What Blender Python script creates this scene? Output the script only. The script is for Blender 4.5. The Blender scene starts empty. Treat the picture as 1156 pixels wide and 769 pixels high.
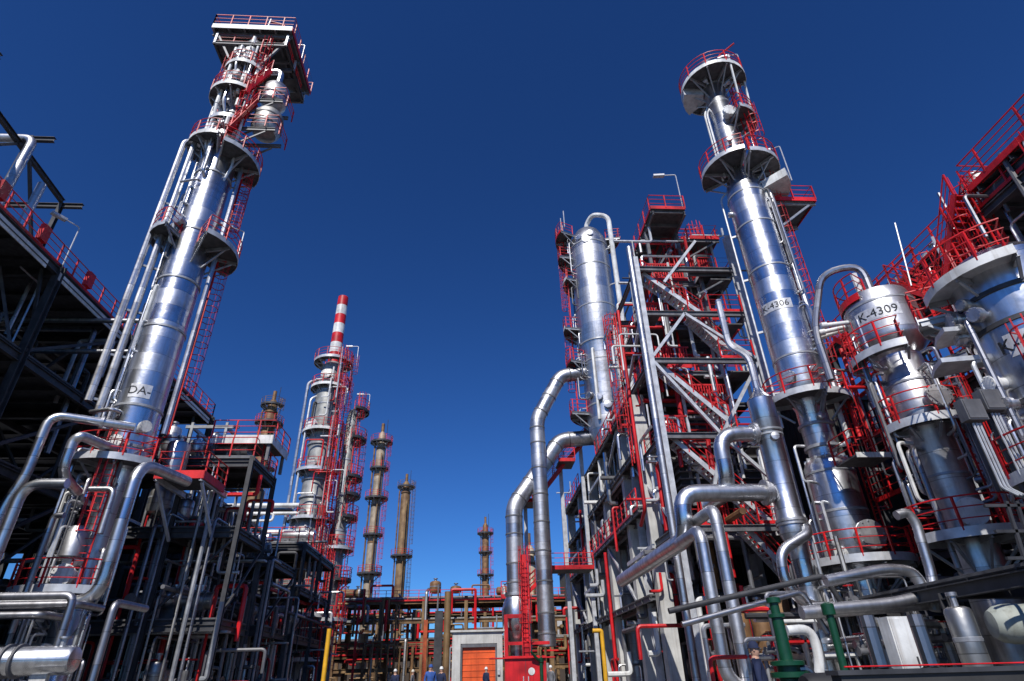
import bpy, math, random
from mathutils import Vector, Matrix
R = math.radians
rng = random.Random(7)
sc = bpy.context.scene
col = sc.collection
V = Vector

# ------------------------------------------------------------------ camera model
FPX, CX, CY = 656.0, 578.0, 384.5
CAMZ = 1.2
UPV = V((-30, 1132.5, -FPX)).normalized()
NTH = V((535 - CX, 0, -FPX)); NTH.y = -(UPV.x * NTH.x + UPV.z * NTH.z) / UPV.y; NTH.normalize()
EST = NTH.cross(UPV)
def ray(px, py):
    d = V((px - CX, CY - py, -FPX))
    return V((d.dot(EST), d.dot(NTH), d.dot(UPV)))
def PY(px, py, y): r = ray(px, py); return V((0, 0, CAMZ)) + r * (y / r.y)
def PX(px, py, x): r = ray(px, py); return V((0, 0, CAMZ)) + r * (x / r.x)
def PZ(px, py, z): r = ray(px, py); return V((0, 0, CAMZ)) + r * ((z - CAMZ) / r.z)

cam = bpy.data.objects.new('camera', bpy.data.cameras.new('camera'))
col.objects.link(cam)
cam.data.sensor_width = 36; cam.data.lens = 36 * FPX / 1156
cam.data.clip_start = 0.1; cam.data.clip_end = 6000
M3 = Matrix((EST, NTH, UPV))
cam.matrix_world = Matrix.Translation((0, 0, CAMZ)) @ M3.to_4x4()
sc.camera = cam

# ------------------------------------------------------------------ materials
def newmat(name):
    m = bpy.data.materials.new(name); m.use_nodes = True
    nt = m.node_tree; b = nt.nodes['Principled BSDF']
    return m, nt, b
def mat(name, c, metal=0.0, rough=0.5, var=0.25, scale=3.0, bump=0.0, bscale=20.0, streak=0.0, c2=None):
    m, nt, b = newmat(name); N = nt.nodes; L = nt.links
    tc = N.new('ShaderNodeTexCoord')
    nz = N.new('ShaderNodeTexNoise'); nz.inputs['Scale'].default_value = scale; nz.inputs['Detail'].default_value = 6
    L.new(tc.outputs['Object'], nz.inputs['Vector'])
    rp = N.new('ShaderNodeValToRGB')
    d = c2 if c2 else [x * (1 - var) for x in c]
    e = c if c2 else [min(1, x * (1 + var * 0.6)) for x in c]
    rp.color_ramp.elements[0].position = 0.35; rp.color_ramp.elements[1].position = 0.65
    rp.color_ramp.elements[0].color = (*d, 1); rp.color_ramp.elements[1].color = (*e, 1)
    L.new(nz.outputs['Fac'], rp.inputs['Fac'])
    last = rp.outputs['Color']
    if streak:
        mp = N.new('ShaderNodeMapping'); mp.inputs['Scale'].default_value = (5, 5, 0.35)
        L.new(tc.outputs['Object'], mp.inputs['Vector'])
        n2 = N.new('ShaderNodeTexNoise'); n2.inputs['Scale'].default_value = 1.5; n2.inputs['Detail'].default_value = 5
        L.new(mp.outputs['Vector'], n2.inputs['Vector'])
        r2 = N.new('ShaderNodeValToRGB'); r2.color_ramp.elements[0].position = 0.5; r2.color_ramp.elements[1].position = 0.75
        r2.color_ramp.elements[0].color = (0, 0, 0, 1); r2.color_ramp.elements[1].color = (streak, streak, streak, 1)
        L.new(n2.outputs['Fac'], r2.inputs['Fac'])
        mx = N.new('ShaderNodeMix'); mx.data_type = 'RGBA'
        L.new(r2.outputs['Color'], mx.inputs['Factor']); L.new(last, mx.inputs['A'])
        mx.inputs['B'].default_value = (c[0] * .35, c[1] * .28, c[2] * .22, 1)
        last = mx.outputs['Result']
    L.new(last, b.inputs['Base Color'])
    b.inputs['Metallic'].default_value = metal
    mr = N.new('ShaderNodeMapRange'); mr.inputs['To Min'].default_value = max(0.05, rough - .08); mr.inputs['To Max'].default_value = min(1, rough + .1)
    L.new(nz.outputs['Fac'], mr.inputs['Value']); L.new(mr.outputs['Result'], b.inputs['Roughness'])
    if bump:
        n3 = N.new('ShaderNodeTexNoise'); n3.inputs['Scale'].default_value = bscale; n3.inputs['Detail'].default_value = 4
        L.new(tc.outputs['Object'], n3.inputs['Vector'])
        bp = N.new('ShaderNodeBump'); bp.inputs['Strength'].default_value = bump; bp.inputs['Distance'].default_value = 0.02
        L.new(n3.outputs['Fac'], bp.inputs['Height']); L.new(bp.outputs['Normal'], b.inputs['Normal'])
    return m
def clad(name, c, rough, seam=1.0, dent=0.5):
    """sheet-metal insulation cladding: lapped rings, shallow dents, dull streaks"""
    m, nt, b = newmat(name); N = nt.nodes; L = nt.links
    tc = N.new('ShaderNodeTexCoord'); sp = N.new('ShaderNodeSeparateXYZ'); L.new(tc.outputs['Object'], sp.inputs['Vector'])
    dv = N.new('ShaderNodeMath'); dv.operation = 'DIVIDE'; dv.inputs[1].default_value = seam; L.new(sp.outputs['Z'], dv.inputs[0])
    fl = N.new('ShaderNodeMath'); fl.operation = 'FLOOR'; L.new(dv.outputs[0], fl.inputs[0])
    fr = N.new('ShaderNodeMath'); fr.operation = 'FRACT'; L.new(dv.outputs[0], fr.inputs[0])
    wn = N.new('ShaderNodeTexWhiteNoise'); wn.noise_dimensions = '1D'; L.new(fl.outputs[0], wn.inputs['W'])
    mp = N.new('ShaderNodeMapping'); mp.inputs['Scale'].default_value = (3, 3, 0.3); L.new(tc.outputs['Object'], mp.inputs['Vector'])
    nz = N.new('ShaderNodeTexNoise'); nz.inputs['Scale'].default_value = 1.6; nz.inputs['Detail'].default_value = 6; L.new(mp.outputs['Vector'], nz.inputs['Vector'])
    rp = N.new('ShaderNodeValToRGB'); rp.color_ramp.elements[0].position = .3; rp.color_ramp.elements[1].position = .68
    rp.color_ramp.elements[0].color = (*[x * .62 for x in c], 1); rp.color_ramp.elements[1].color = (*c, 1)
    L.new(nz.outputs['Fac'], rp.inputs['Fac'])
    lt = N.new('ShaderNodeMath'); lt.operation = 'LESS_THAN'; lt.inputs[1].default_value = .022 / seam; L.new(fr.outputs[0], lt.inputs[0])
    mx = N.new('ShaderNodeMix'); mx.data_type = 'RGBA'; L.new(lt.outputs[0], mx.inputs['Factor']); L.new(rp.outputs['Color'], mx.inputs['A'])
    mx.inputs['B'].default_value = (*[x * .4 for x in c], 1)
    n5 = N.new('ShaderNodeTexNoise'); n5.inputs['Scale'].default_value = .9; n5.inputs['Detail'].default_value = 8; n5.inputs['Roughness'].default_value = .7; L.new(tc.outputs['Object'], n5.inputs['Vector'])
    r5 = N.new('ShaderNodeValToRGB'); r5.color_ramp.elements[0].position = .52; r5.color_ramp.elements[1].position = .72
    r5.color_ramp.elements[0].color = (0, 0, 0, 1); r5.color_ramp.elements[1].color = (.6, .6, .6, 1); L.new(n5.outputs['Fac'], r5.inputs['Fac'])
    m5 = N.new('ShaderNodeMix'); m5.data_type = 'RGBA'; L.new(r5.outputs['Color'], m5.inputs['Factor']); L.new(mx.outputs['Result'], m5.inputs['A']); m5.inputs['B'].default_value = (c[0] * .34, c[1] * .3, c[2] * .27, 1)
    L.new(m5.outputs['Result'], b.inputs['Base Color'])
    b.inputs['Metallic'].default_value = 1.0
    ad = N.new('ShaderNodeMath'); ad.operation = 'MULTIPLY_ADD'; ad.inputs[1].default_value = .16; ad.inputs[2].default_value = rough - .06
    L.new(wn.outputs['Value'], ad.inputs[0])
    a2 = N.new('ShaderNodeMath'); a2.operation = 'MULTIPLY_ADD'; a2.inputs[1].default_value = -.12; L.new(nz.outputs['Fac'], a2.inputs[0]); L.new(ad.outputs[0], a2.inputs[2])
    a3 = N.new('ShaderNodeMath'); a3.operation = 'ADD'; a3.inputs[1].default_value = .06; L.new(a2.outputs[0], a3.inputs[0])
    L.new(a3.outputs[0], b.inputs['Roughness'])
    n3 = N.new('ShaderNodeTexNoise'); n3.inputs['Scale'].default_value = 1.1; n3.inputs['Detail'].default_value = 3; L.new(tc.outputs['Object'], n3.inputs['Vector'])
    bp = N.new('ShaderNodeBump'); bp.inputs['Strength'].default_value = dent; bp.inputs['Distance'].default_value = .06
    L.new(n3.outputs['Fac'], bp.inputs['Height']); L.new(bp.outputs['Normal'], b.inputs['Normal'])
    return m
CLAD = clad('aluminium_cladding', (.74, .76, .80), .30)
CLADW = clad('dull_cladding', (.66, .66, .68), .42)
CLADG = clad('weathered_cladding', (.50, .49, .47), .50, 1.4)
PIPE = clad('pipe_cladding', (.72, .73, .76), .30, .8, .2)
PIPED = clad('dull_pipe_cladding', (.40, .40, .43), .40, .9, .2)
GALV = mat('galvanised_steel', (.36, .37, .39), .45, .45, .25, 2.5, streak=.25)
GALVL = mat('bright_galvanised_steel', (.58, .59, .61), .35, .42, .2, 2.5, streak=.2)
DECK = mat('deck_grating', (.10, .10, .105), .3, .6, .35, 4)
STEEL = mat('shade_darkened_steel', (.055, .055, .06), .2, .55, .35, 2, streak=.3)  # near-black base stands in for shade on the left structure and racks
GREY = mat('grey_painted_steel', (.14, .14, .15), .1, .5, .3, 2, streak=.35)
CONC = mat('fireproofed_concrete', (.54, .535, .51), 0, .85, .2, 1.2, .3, 14, .35)
RED = mat('red_safety_paint', (.60, .010, .014), 0, .45, .45, .9, .25, 25, .45)
WHITE = mat('white_paint', (.72, .72, .70), 0, .45, .3, 1.2, .2, 18, .45)
GGREEN = mat('faded_grey_green_paint', (.30, .32, .28), 0, .55, .3, 1.5, .2, 14, .5)
TOWER = mat('weathered_grey_tower', (.34, .34, .32), .45, .5, .3, 1.2, .2, 9, .4)
PLATE = mat('worn_label_paint', (.60, .60, .61), .4, .42, .18, 4, .2, 18, .3)
YEL = mat('yellow_paint', (.74, .38, .015), 0, .5, .35, 2, .2, 20, .6)
ORANGE = mat('orange_door_paint', (.78, .11, .018), 0, .5, .2, 1.0, .2, 10, .5)
BROWN = mat('rusty_brown_steel', (.27, .15, .065), .25, .6, .4, 1.5, .2, 12, .5, (.12, .06, .03))
TAN = mat('tan_weathered_steel', (.29, .185, .085), .2, .6, .3, .8, .2, 12, .6, (.13, .07, .032))
GREEN = mat('green_machine_paint', (.004, .055, .024), 0, .4, .2, 5)
BLACK = mat('black_rubber', (.015, .015, .017), 0, .6, .2, 5)
INK = mat('black_lettering', (.012, .012, .014), 0, .5, .1, 5)
BLUEC = mat('blue_workwear', (.03, .09, .32), 0, .8, .2, 8)
NAVY = mat('navy_workwear', (.012, .02, .06), 0, .85, .2, 8)
SKIN = mat('skin', (.50, .29, .20), 0, .55, .1, 8)
HAIR = mat('hair', (.03, .02, .015), 0, .7, .2, 20)
LAMPG = mat('lamp_glass', (.55, .58, .6), 0, .1, .05, 4)

# ------------------------------------------------------------------ mesh builder (world coordinates)
OFF = {}
class MB:
    def __init__(s): s.v = []; s.f = []
    def add(s, vs, fs):
        b = len(s.v); s.v.extend([V(p) for p in vs]); s.f.extend([[i + b for i in f] for f in fs]); return s
    def box(s, c, d, rot=None):
        c = V(c); hx, hy, hz = d[0] / 2, d[1] / 2, d[2] / 2
        vs = [V((x, y, z)) for x in (-hx, hx) for y in (-hy, hy) for z in (-hz, hz)]
        if rot is not None: vs = [rot @ p for p in vs]
        return s.add([p + c for p in vs], [(0, 1, 3, 2), (4, 6, 7, 5), (0, 4, 5, 1), (2, 3, 7, 6), (0, 2, 6, 4), (1, 5, 7, 3)])
    def frame(s, a, b, up=None):
        d = (b - a).normalized()
        u = V(up) if up is not None else (V((0, 0, 1)) if abs(d.z) < .95 else V((0, 1, 0)))
        x = d.cross(u).normalized(); return d, x, x.cross(d)
    def bar(s, a, b, w, h, up=None):
        a = V(a); b = V(b); d, x, u = s.frame(a, b, up)
        p = [a + x * i * w / 2 + u * j * h / 2 for i, j in ((-1, -1), (1, -1), (1, 1), (-1, 1))]
        q = [k + (b - a) for k in p]
        return s.add(p + q, [(3, 2, 1, 0), (4, 5, 6, 7), (0, 1, 5, 4), (1, 2, 6, 5), (2, 3, 7, 6), (3, 0, 4, 7)])
    def ibeam(s, a, b, w, h, up=None, t=None):
        a = V(a); b = V(b); d, x, u = s.frame(a, b, up); t = t or max(.015, h * .09); k = t * .45
        o = [(-w/2, -h/2), (w/2, -h/2), (w/2, -h/2 + t), (k, -h/2 + t), (k, h/2 - t), (w/2, h/2 - t), (w/2, h/2), (-w/2, h/2), (-w/2, h/2 - t), (-k, h/2 - t), (-k, -h/2 + t), (-w/2, -h/2 + t)]
        p = [a + x * i + u * j for i, j in o]; q = [m + (b - a) for m in p]; n = 12
        return s.add(p + q, [(i, (i + 1) % n, n + (i + 1) % n, n + i) for i in range(n)] + [(0, 11, 10, 3, 2, 1), (10, 9, 4, 3), (9, 8, 7, 6, 5, 4), (12, 13, 14, 15, 22, 23), (15, 16, 21, 22), (16, 17, 18, 19, 20, 21)])
    def tube(s, pts, r, n=8, bend=0.0, caps=True):
        P = [V(p) for p in pts]
        if bend > 0 and len(P) > 2:
            Q = [P[0]]
            for i in range(1, len(P) - 1):
                a, b, c = P[i - 1], P[i], P[i + 1]
                e = min(bend, (b - a).length * .48, (c - b).length * .48)
                p0 = b + (a - b).normalized() * e; p1 = b + (c - b).normalized() * e
                for k in range(6):
                    t = k / 5; Q.append(p0 * (1 - t) ** 2 + b * 2 * t * (1 - t) + p1 * t * t)
            Q.append(P[-1]); P = Q
        rs = r if isinstance(r, (list, tuple)) else [r] * len(P)
        d0 = (P[1] - P[0]).normalized(); ref = V((0, 0, 1)) if abs(d0.z) < .9 else V((1, 0, 0))
        x = d0.cross(ref).normalized(); vs = []; m = len(P)
        for i in range(m):
            if i == 0: d = P[1] - P[0]
            elif i == m - 1: d = P[-1] - P[-2]
            else: d = (P[i + 1] - P[i]).normalized() + (P[i] - P[i - 1]).normalized()
            d.normalize(); x = (x - d * x.dot(d)).normalized(); y = d.cross(x)
            for k in range(n):
                t = 2 * math.pi * (k + .5) / n; vs.append(P[i] + (x * math.cos(t) + y * math.sin(t)) * rs[i])
        fs = [(i * n + k, i * n + (k + 1) % n, (i + 1) * n + (k + 1) % n, (i + 1) * n + k) for i in range(m - 1) for k in range(n)]
        if caps: fs += [tuple(range(n - 1, -1, -1)), tuple(range((m - 1) * n, m * n))]
        return s.add(vs, fs)
    def lathe(s, c, prof, n=32, axis=None):
        """prof: (radius, height) from bottom to top along axis from point c"""
        c = V(c); d = V(axis).normalized() if axis is not None else V((0, 0, 1))
        ref = V((1, 0, 0)) if abs(d.x) < .9 else V((0, 1, 0))
        x = (ref - d * ref.dot(d)).normalized(); y = d.cross(x); vs = []; m = len(prof)
        for r, h in prof:
            for k in range(n):
                t = 2 * math.pi * k / n; vs.append(c + d * h + (x * math.cos(t) + y * math.sin(t)) * max(r, .001))
        fs = [(i * n + k, i * n + (k + 1) % n, (i + 1) * n + (k + 1) % n, (i + 1) * n + k) for i in range(m - 1) for k in range(n)]
        fs += [tuple(range(n - 1, -1, -1)), tuple(range((m - 1) * n, m * n))]
        return s.add(vs, fs)
    def sector(s, cx, cy, r0, r1, a0, a1, z0, z1):
        full = abs(a1 - a0) >= 359.9; k = max(2, int(abs(a1 - a0) / 11)); vs = []
        for i in range(k + 1):
            a = R(a0 + (a1 - a0) * i / k); ca, sa = math.cos(a), math.sin(a)
            vs += [(cx + r0 * ca, cy + r0 * sa, z0), (cx + r1 * ca, cy + r1 * sa, z0), (cx + r1 * ca, cy + r1 * sa, z1), (cx + r0 * ca, cy + r0 * sa, z1)]
        fs = []
        for i in range(k):
            b = i * 4; c = b + 4
            fs += [(b, c, c + 1, b + 1), (b + 1, c + 1, c + 2, b + 2), (b + 2, c + 2, c + 3, b + 3), (b + 3, c + 3, c, b)]
        if not full: fs += [(0, 1, 2, 3), (k * 4 + 3, k * 4 + 2, k * 4 + 1, k * 4)]
        return s.add(vs, fs)
    def build(s, name, m, parent=None, ang=35, label=None):
        if parent is not None: o = OFF[parent.name]
        else:
            zs = min(p.z for p in s.v); xs = [p.x for p in s.v]; ys = [p.y for p in s.v]
            o = V(((min(xs) + max(xs)) / 2, (min(ys) + max(ys)) / 2, zs))
        me = bpy.data.meshes.new(name); me.from_pydata([p - o for p in s.v], [], s.f); me.update()
        me.polygons.foreach_set('use_smooth', [True] * len(me.polygons)); me.set_sharp_from_angle(angle=R(ang))
        me.materials.append(m)
        ob = bpy.data.objects.new(name, me); col.objects.link(ob); OFF[ob.name] = o
        if parent is not None: ob.parent = parent
        else: ob.location = o
        if label: ob['label'] = label
        return ob
def tag(o, label, cat=None, group=None, kind=None):
    o['label'] = label
    if cat: o['category'] = cat
    if group: o['group'] = group
    if kind: o['kind'] = kind
    return o
def thing(name, loc, label, cat, group=None):
    o = bpy.data.objects.new(name, None); col.objects.link(o); o.location = V(loc); o.empty_display_size = .3
    OFF[o.name] = V(loc); return tag(o, label, cat, group)
def copy_tree(o, loc, label=None, parent=None, rotz=0):
    c = o.copy(); col.objects.link(c)
    if parent is None:
        c.location = loc; c.rotation_euler.z += rotz
        if label: c['label'] = label
    else: c.parent = parent
    for ch in list(o.children): copy_tree(ch, None, None, c)
    return c
def pol(cx, cy, r, a, z): return V((cx + r * math.cos(R(a)), cy + r * math.sin(R(a)), z))

# ------------------------------------------------------------------ shared sub-assemblies
def rail_mesh(mb, pts, h=1.1, closed=False, sp=1.3, rr=.031, mids=(.37, .74)):
    pts = [V(p) for p in pts]
    if closed: pts = pts + [pts[0]]
    for k in (h,) + tuple(m * h / 1.1 for m in mids):
        mb.tube([p + V((0, 0, k)) for p in pts], rr if k == h else rr * .72, 5)
    tot = sum((b - a).length for a, b in zip(pts, pts[1:])); n = max(1, round(tot / sp)); nxt = 0; run = 0; st = tot / n
    for a, b in zip(pts, pts[1:]):
        L = (b - a).length
        while nxt <= run + L + 1e-4:
            p = a.lerp(b, (nxt - run) / L); mb.bar(p, p + V((0, 0, h)), .07, .07); nxt += st
        run += L
    return mb
def toe_mesh(mb, pts, h=.16, closed=False, t=.02, dz=-.1):
    pts = [V(p) for p in pts]
    if closed: pts = pts + [pts[0]]
    for a, b in zip(pts, pts[1:]): mb.bar(a + V((0, 0, dz + h / 2)), b + V((0, 0, dz + h / 2)), t, h)
    return mb
def ladder(parent, base, out, z0, z1, cage=True, lm=None, cm=None):
    out = V((out[0], out[1], 0)).normalized(); side = V((-out.y, out.x, 0)); b = V((base[0], base[1], 0))
    mb = MB()
    for s in (-.25, .25): mb.bar(b + side * s + V((0, 0, z0)), b + side * s + V((0, 0, z1 + 1.1)), .07, .04)
    z = z0 + .2
    while z < z1: mb.bar(b + side * -.25 + V((0, 0, z)), b + side * .25 + V((0, 0, z)), .03, .03); z += .3
    lad = mb.build('ladder', lm or RED, parent)
    if cage:
        mb = MB(); A = [-80, -40, 0, 40, 80]
        def cp(a, z): return b + (out * (.28 + .42 * math.cos(R(a))) + side * .42 * math.sin(R(a))) + V((0, 0, z))
        z = z0 + 2.2
        while z < z1 + 1.1: mb.tube([b + side * .25 + V((0, 0, z))] + [cp(a, z) for a in range(80, -81, -20)] + [b - side * .25 + V((0, 0, z))], .024, 4); z += .8
        for a in A: mb.bar(cp(a, z0 + 2.2), cp(a, z1 + 1.1), .04, .015, out)
        mb.build('safety_cage', cm or RED, lad)
    return lad
def stair(parent, a, b, w=.9, side=None, sm=None, rm=None):
    """flight from lower point a to upper point b (centre line)"""
    a = V(a); b = V(b); d = V((b.x - a.x, b.y - a.y, 0)).normalized(); sd = V((-d.y, d.x, 0)); mb = MB()
    for s in (-w / 2, w / 2): mb.bar(a + sd * s, b + sd * s, .06, .26)
    n = max(3, int((b.z - a.z) / .21))
    for i in range(n): mb.box(a.lerp(b, (i + .5) / n), (.26 if abs(d.x) > .7 else w, w if abs(d.x) > .7 else .26, .035))
    st = mb.build('stair', sm or GALVL, parent); mb = MB()
    for s in (-w / 2, w / 2): rail_mesh(mb, [a + sd * s, b + sd * s])
    mb.build('handrail', rm or RED, st); return st
def flange(mb, c, axis, r, t=.07): mb.lathe(V(c) - V(axis).normalized() * t, [(r, 0), (r, t * .9), (r * .98, t * .92), (r * .98, t * 1.08), (r, t * 1.1), (r, 2 * t)], 18, axis)
def textmesh(parent, txt, size, place, m=INK, name='lettering'):
    cu = bpy.data.curves.new('lettering', 'FONT'); cu.body = txt; cu.size = size; cu.align_x = 'CENTER'; cu.align_y = 'CENTER'; cu.extrude = .004; cu.resolution_u = 3
    t = bpy.data.objects.new('lettering', cu); col.objects.link(t); bpy.context.view_layer.update()
    me = bpy.data.meshes.new_from_object(t.evaluated_get(bpy.context.evaluated_depsgraph_get())); bpy.data.objects.remove(t); bpy.data.curves.remove(cu)
    mb = MB(); mb.v = [place(v.co) for v in me.vertices]; mb.f = [list(p.vertices) for p in me.polygons]; bpy.data.meshes.remove(me)
    return mb.build(name, m, parent)

class Column:
    def __init__(s, name, x, y, label, cat='column', group=None, z=0):
        s.x, s.y = x, y; s.o = thing(name, (x, y, z), label, cat, group)
    def p(s, r, a, z): return pol(s.x, s.y, r, a, z)
    def shell(s, prof, m, name='shell', n=40): s.sh = MB().lathe((s.x, s.y, 0), prof, n).build(name, m, s.o); return s.sh
    def band(s, z, r, h=.12, m=None, name='stiffening_ring'): return MB().lathe((s.x, s.y, z - h / 2), [(r - .02, 0), (r, .01), (r, h - .01), (r - .02, h)], 40).build(name, m or GALV, s.o)
    def deck(s, z, r0, r1, a0=0, a1=360, toe=None, rail=True, dm=None, gap=None, brk=True, rm=None, mids=(.37, .74)):
        full = abs(a1 - a0) >= 359.9
        d = MB().sector(s.x, s.y, r0, r1, a0, a1, z - .08, z).build('platform', dm or DECK, s.o)
        k = max(2, int(abs(a1 - a0) / 12)); arc = [s.p(r1, a0 + (a1 - a0) * i / k, z) for i in range(k + 1)]
        MB().sector(s.x, s.y, r1, r1 + .025, a0, a1, z - .2, z + .12).build('toe_plate', toe or GALVL, d)
        if rail:
            mb = MB(); pts = [p for p in arc]
            if not full: pts = [s.p(r0 + .1, a0, z)] + pts + [s.p(r0 + .1, a1, z)]
            rail_mesh(mb, pts, mids=mids).build('railing', rm or RED, d)
        if brk:
            mb = MB(); m = max(2, int(abs(a1 - a0) / 35))
            for i in range(m + (0 if full else 1)):
                a = a0 + (a1 - a0) * (i + (.0 if not full else .5)) / m
                mb.ibeam(s.p(r0 - .1, a, z - .19), s.p(r1 - .05, a, z - .19), .1, .2)
                mb.bar(s.p(r0 - .05, a, z - .2 - (r1 - r0) * .8), s.p(r0 + (r1 - r0) * .8, a, z - .28), .08, .08)
            mb.build('bracket', GALV, d)
        return d
    def ladder(s, r, a, z0, z1, cage=True, lm=None, cm=None): return ladder(s.o, s.p(r, a, 0), (math.cos(R(a)), math.sin(R(a))), z0, z1, cage, lm, cm)
    def pipe(s, pts, r, m=None, bend=.5, name='riser_pipe', n=10): return MB().tube([s.p(*q) for q in pts], r, n, bend).build(name, m or PIPE, s.o)
    def clip(s, r0, r1, a, zs, m=None):
        mb = MB()
        for z in zs: mb.bar(s.p(r0, a, z), s.p(r1, a, z), .08, .12)
        mb.build('pipe_support', m or GALV, s.o)
    def nozzle(s, r, a, z, ln, rad, m=None, name='nozzle'):
        ax = V((math.cos(R(a)), math.sin(R(a)), 0)); c = s.p(r - .1, a, z)
        mb = MB().lathe(c, [(rad, 0), (rad, ln + .02), (rad * 1.45, ln + .02), (rad * 1.45, ln + .1), (rad * 1.42, ln + .11), (rad * 1.42, ln + .14), (rad * 1.45, ln + .15), (rad * 1.45, ln + .24), (rad * .3, ln + .26)], 20, ax)
        nb = 12; u = V((0, 0, 1)); sd = V((-ax.y, ax.x, 0))
        for i in range(nb):
            t = 2 * math.pi * i / nb; q = c + ax * (ln + .24) + (u * math.sin(t) + sd * math.cos(t)) * rad * 1.28
            mb.tube([q, q + ax * .05], rad * .07, 6)
        return mb.build(name, m or CLADW, s.o)
    def text(s, txt, size, r, a, z, m=None): return textmesh(s.o, txt, size, lambda c: s.p(r + .004 + c.z, a + math.degrees(c.x / r), z + c.y), m or INK)
def floodlight(base, d, h=2.2, label='', arm=.9, group='floodlights on the platforms'):
    base = V(base); d = V((d[0], d[1], 0)).normalized(); t = thing('floodlight', base, label, 'lamp', group)
    MB().tube([base, base + V((0, 0, h)), base + V((0, 0, h)) + d * arm], .035, 6, .15).build('pole', GALVL, t)
    e = base + V((0, 0, h)) + d * arm
    MB().bar(e - V((0, 0, .02)), e + d * .75 - V((0, 0, .02)), .28, .14).build('lamp_head', GALVL, t)
    MB().bar(e + d * .08 - V((0, 0, .105)), e + d * .68 - V((0, 0, .105)), .22, .03).build('lens', LAMPG, t)
    return t

# small-bore tubing and conduits fixed to a frame or column (parts of it)
def dress(t, x0, x1, y0, y1, z0, z1, n, mats, rmin=.035, rmax=.11, name='conduit'):
    for i in range(n):
        x = rng.uniform(x0, x1); y = rng.uniform(y0, y1); z = rng.uniform(z0, z1); r_ = rng.uniform(rmin, rmax); a = rng.random(); m = rng.choice(mats)
        dx = min(x1 - x0, rng.uniform(.6, 3)); dz = min(z1 - z0, rng.uniform(.8, 4.5)); dy = min(y1 - y0, rng.uniform(.6, 4)); sx = rng.choice((-1, 1))
        if a < .3: pts = [(x, y, z), (x, y, z - dz), (x + sx * dx * .4, y, z - dz)]
        elif a < .5: pts = [(x, y, z - dz), (x, y, z), (x + sx * dx, y, z), (x + sx * dx, y, z - dz * .6)]
        elif a < .7: pts = [(x, y, z), (x, y + dy, z), (x, y + dy, z - dz)]
        elif a < .85: pts = [(x - dx, y, z), (x, y, z), (x, y, z + dz * .4)]
        else: pts = [(x, y, z - dz), (x, y, z + dz * .5)]
        pts = [(p[0], p[1], max(.1, p[2])) for p in pts]
        MB().tube(pts, r_, 7, .22).build(name, m, t)
# steel frames
def frame_thing(name, label, cat, o, posts, pm, pw=.3, bm=None, beams=(), bw=(.2, .3), braces=(), brm=None, brw=.16, decks=(), toe=None, rails=(), round_posts=False, group=None, dm=None, joists=True, rm=None):
    t = thing(name, o, label, cat, group)
    for (x, y, z0, z1) in posts:
        if pm is CONC: MB().bar((x, y, z0), (x, y, z1), pw, pw).build('post', pm, t)
        else: MB().ibeam((x, y, z0), (x, y, z1), pw, pw, (0, 1, 0)).build('post', pm, t)
    for a, b in beams: MB().ibeam(a, b, bw[0], bw[1]).build('beam', bm or pm, t)
    for a, b in braces: MB().bar(a, b, brw, brw).build('brace', brm or bm or pm, t)
    for (x0, x1, y0, y1, z) in decks:
        d = MB().box(((x0 + x1) / 2, (y0 + y1) / 2, z - .04), (x1 - x0, y1 - y0, .08)).build('deck', dm or DECK, t)
        if joists:
            mb = MB(); n = max(2, int((y1 - y0) / 1.6))
            for i in range(n + 1):
                y = y0 + .1 + (y1 - y0 - .2) * i / n; mb.ibeam((x0, y, z - .19), (x1, y, z - .19), .1, .2)
            for x in (x0 + .08, x1 - .08): mb.ibeam((x, y0, z - .21), (x, y1, z - .21), .12, .25)
            mb.build('joists', bm or GALV, d)
    for spec in rails:
        pts = spec
        mb = MB(); rail_mesh(mb, pts).build('railing', rm or RED, t)
        toe_mesh(MB(), pts).build('toe_plate', toe or RED, t)
    return t
def gridframe(xs, ys, zs, skip=()):
    posts = [(x, y, 0, zs[-1]) for x in xs for y in ys]; beams = []
    for z in zs:
        for y in ys: beams += [((a + .16, y, z - .45), (b - .16, y, z - .45)) for a, b in zip(xs, xs[1:])]
        for x in xs: beams += [((x, a + .16, z - .45), (x, b - .16, z - .45)) for a, b in zip(ys, ys[1:])]
    return posts, beams
SHINY = None
def pipe(name, pts, r, label, m=None, bend=None, cat='pipe', group=None, fl=(), n=12, rings=0):
    """one pipe run; fl = positions (index fraction) of flange pairs"""
    mb = MB().tube(pts, r, n, bend if bend is not None else r * 3)
    P = [V(p) for p in pts]
    if rings:
        for a, b in zip(P, P[1:]):
            L = (b - a).length; k = int(L / rings)
            for i in range(k):
                c = a.lerp(b, (i + .5) / max(k, 1)); ax = (b - a).normalized(); mb.lathe(c - ax * .03, [(r, 0), (r * 1.035, .008), (r * 1.035, .052), (r, .06)], n, ax)
    o = mb.build(name, m or PIPE); tag(o, label, cat, group)
    if fl:
        for (i, t) in fl:
            a, b = P[i], P[i + 1]; f = MB(); flange(f, a.lerp(b, t), b - a, r * 1.5, .06); f.build('flange', CLADW, o)
    return o
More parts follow.
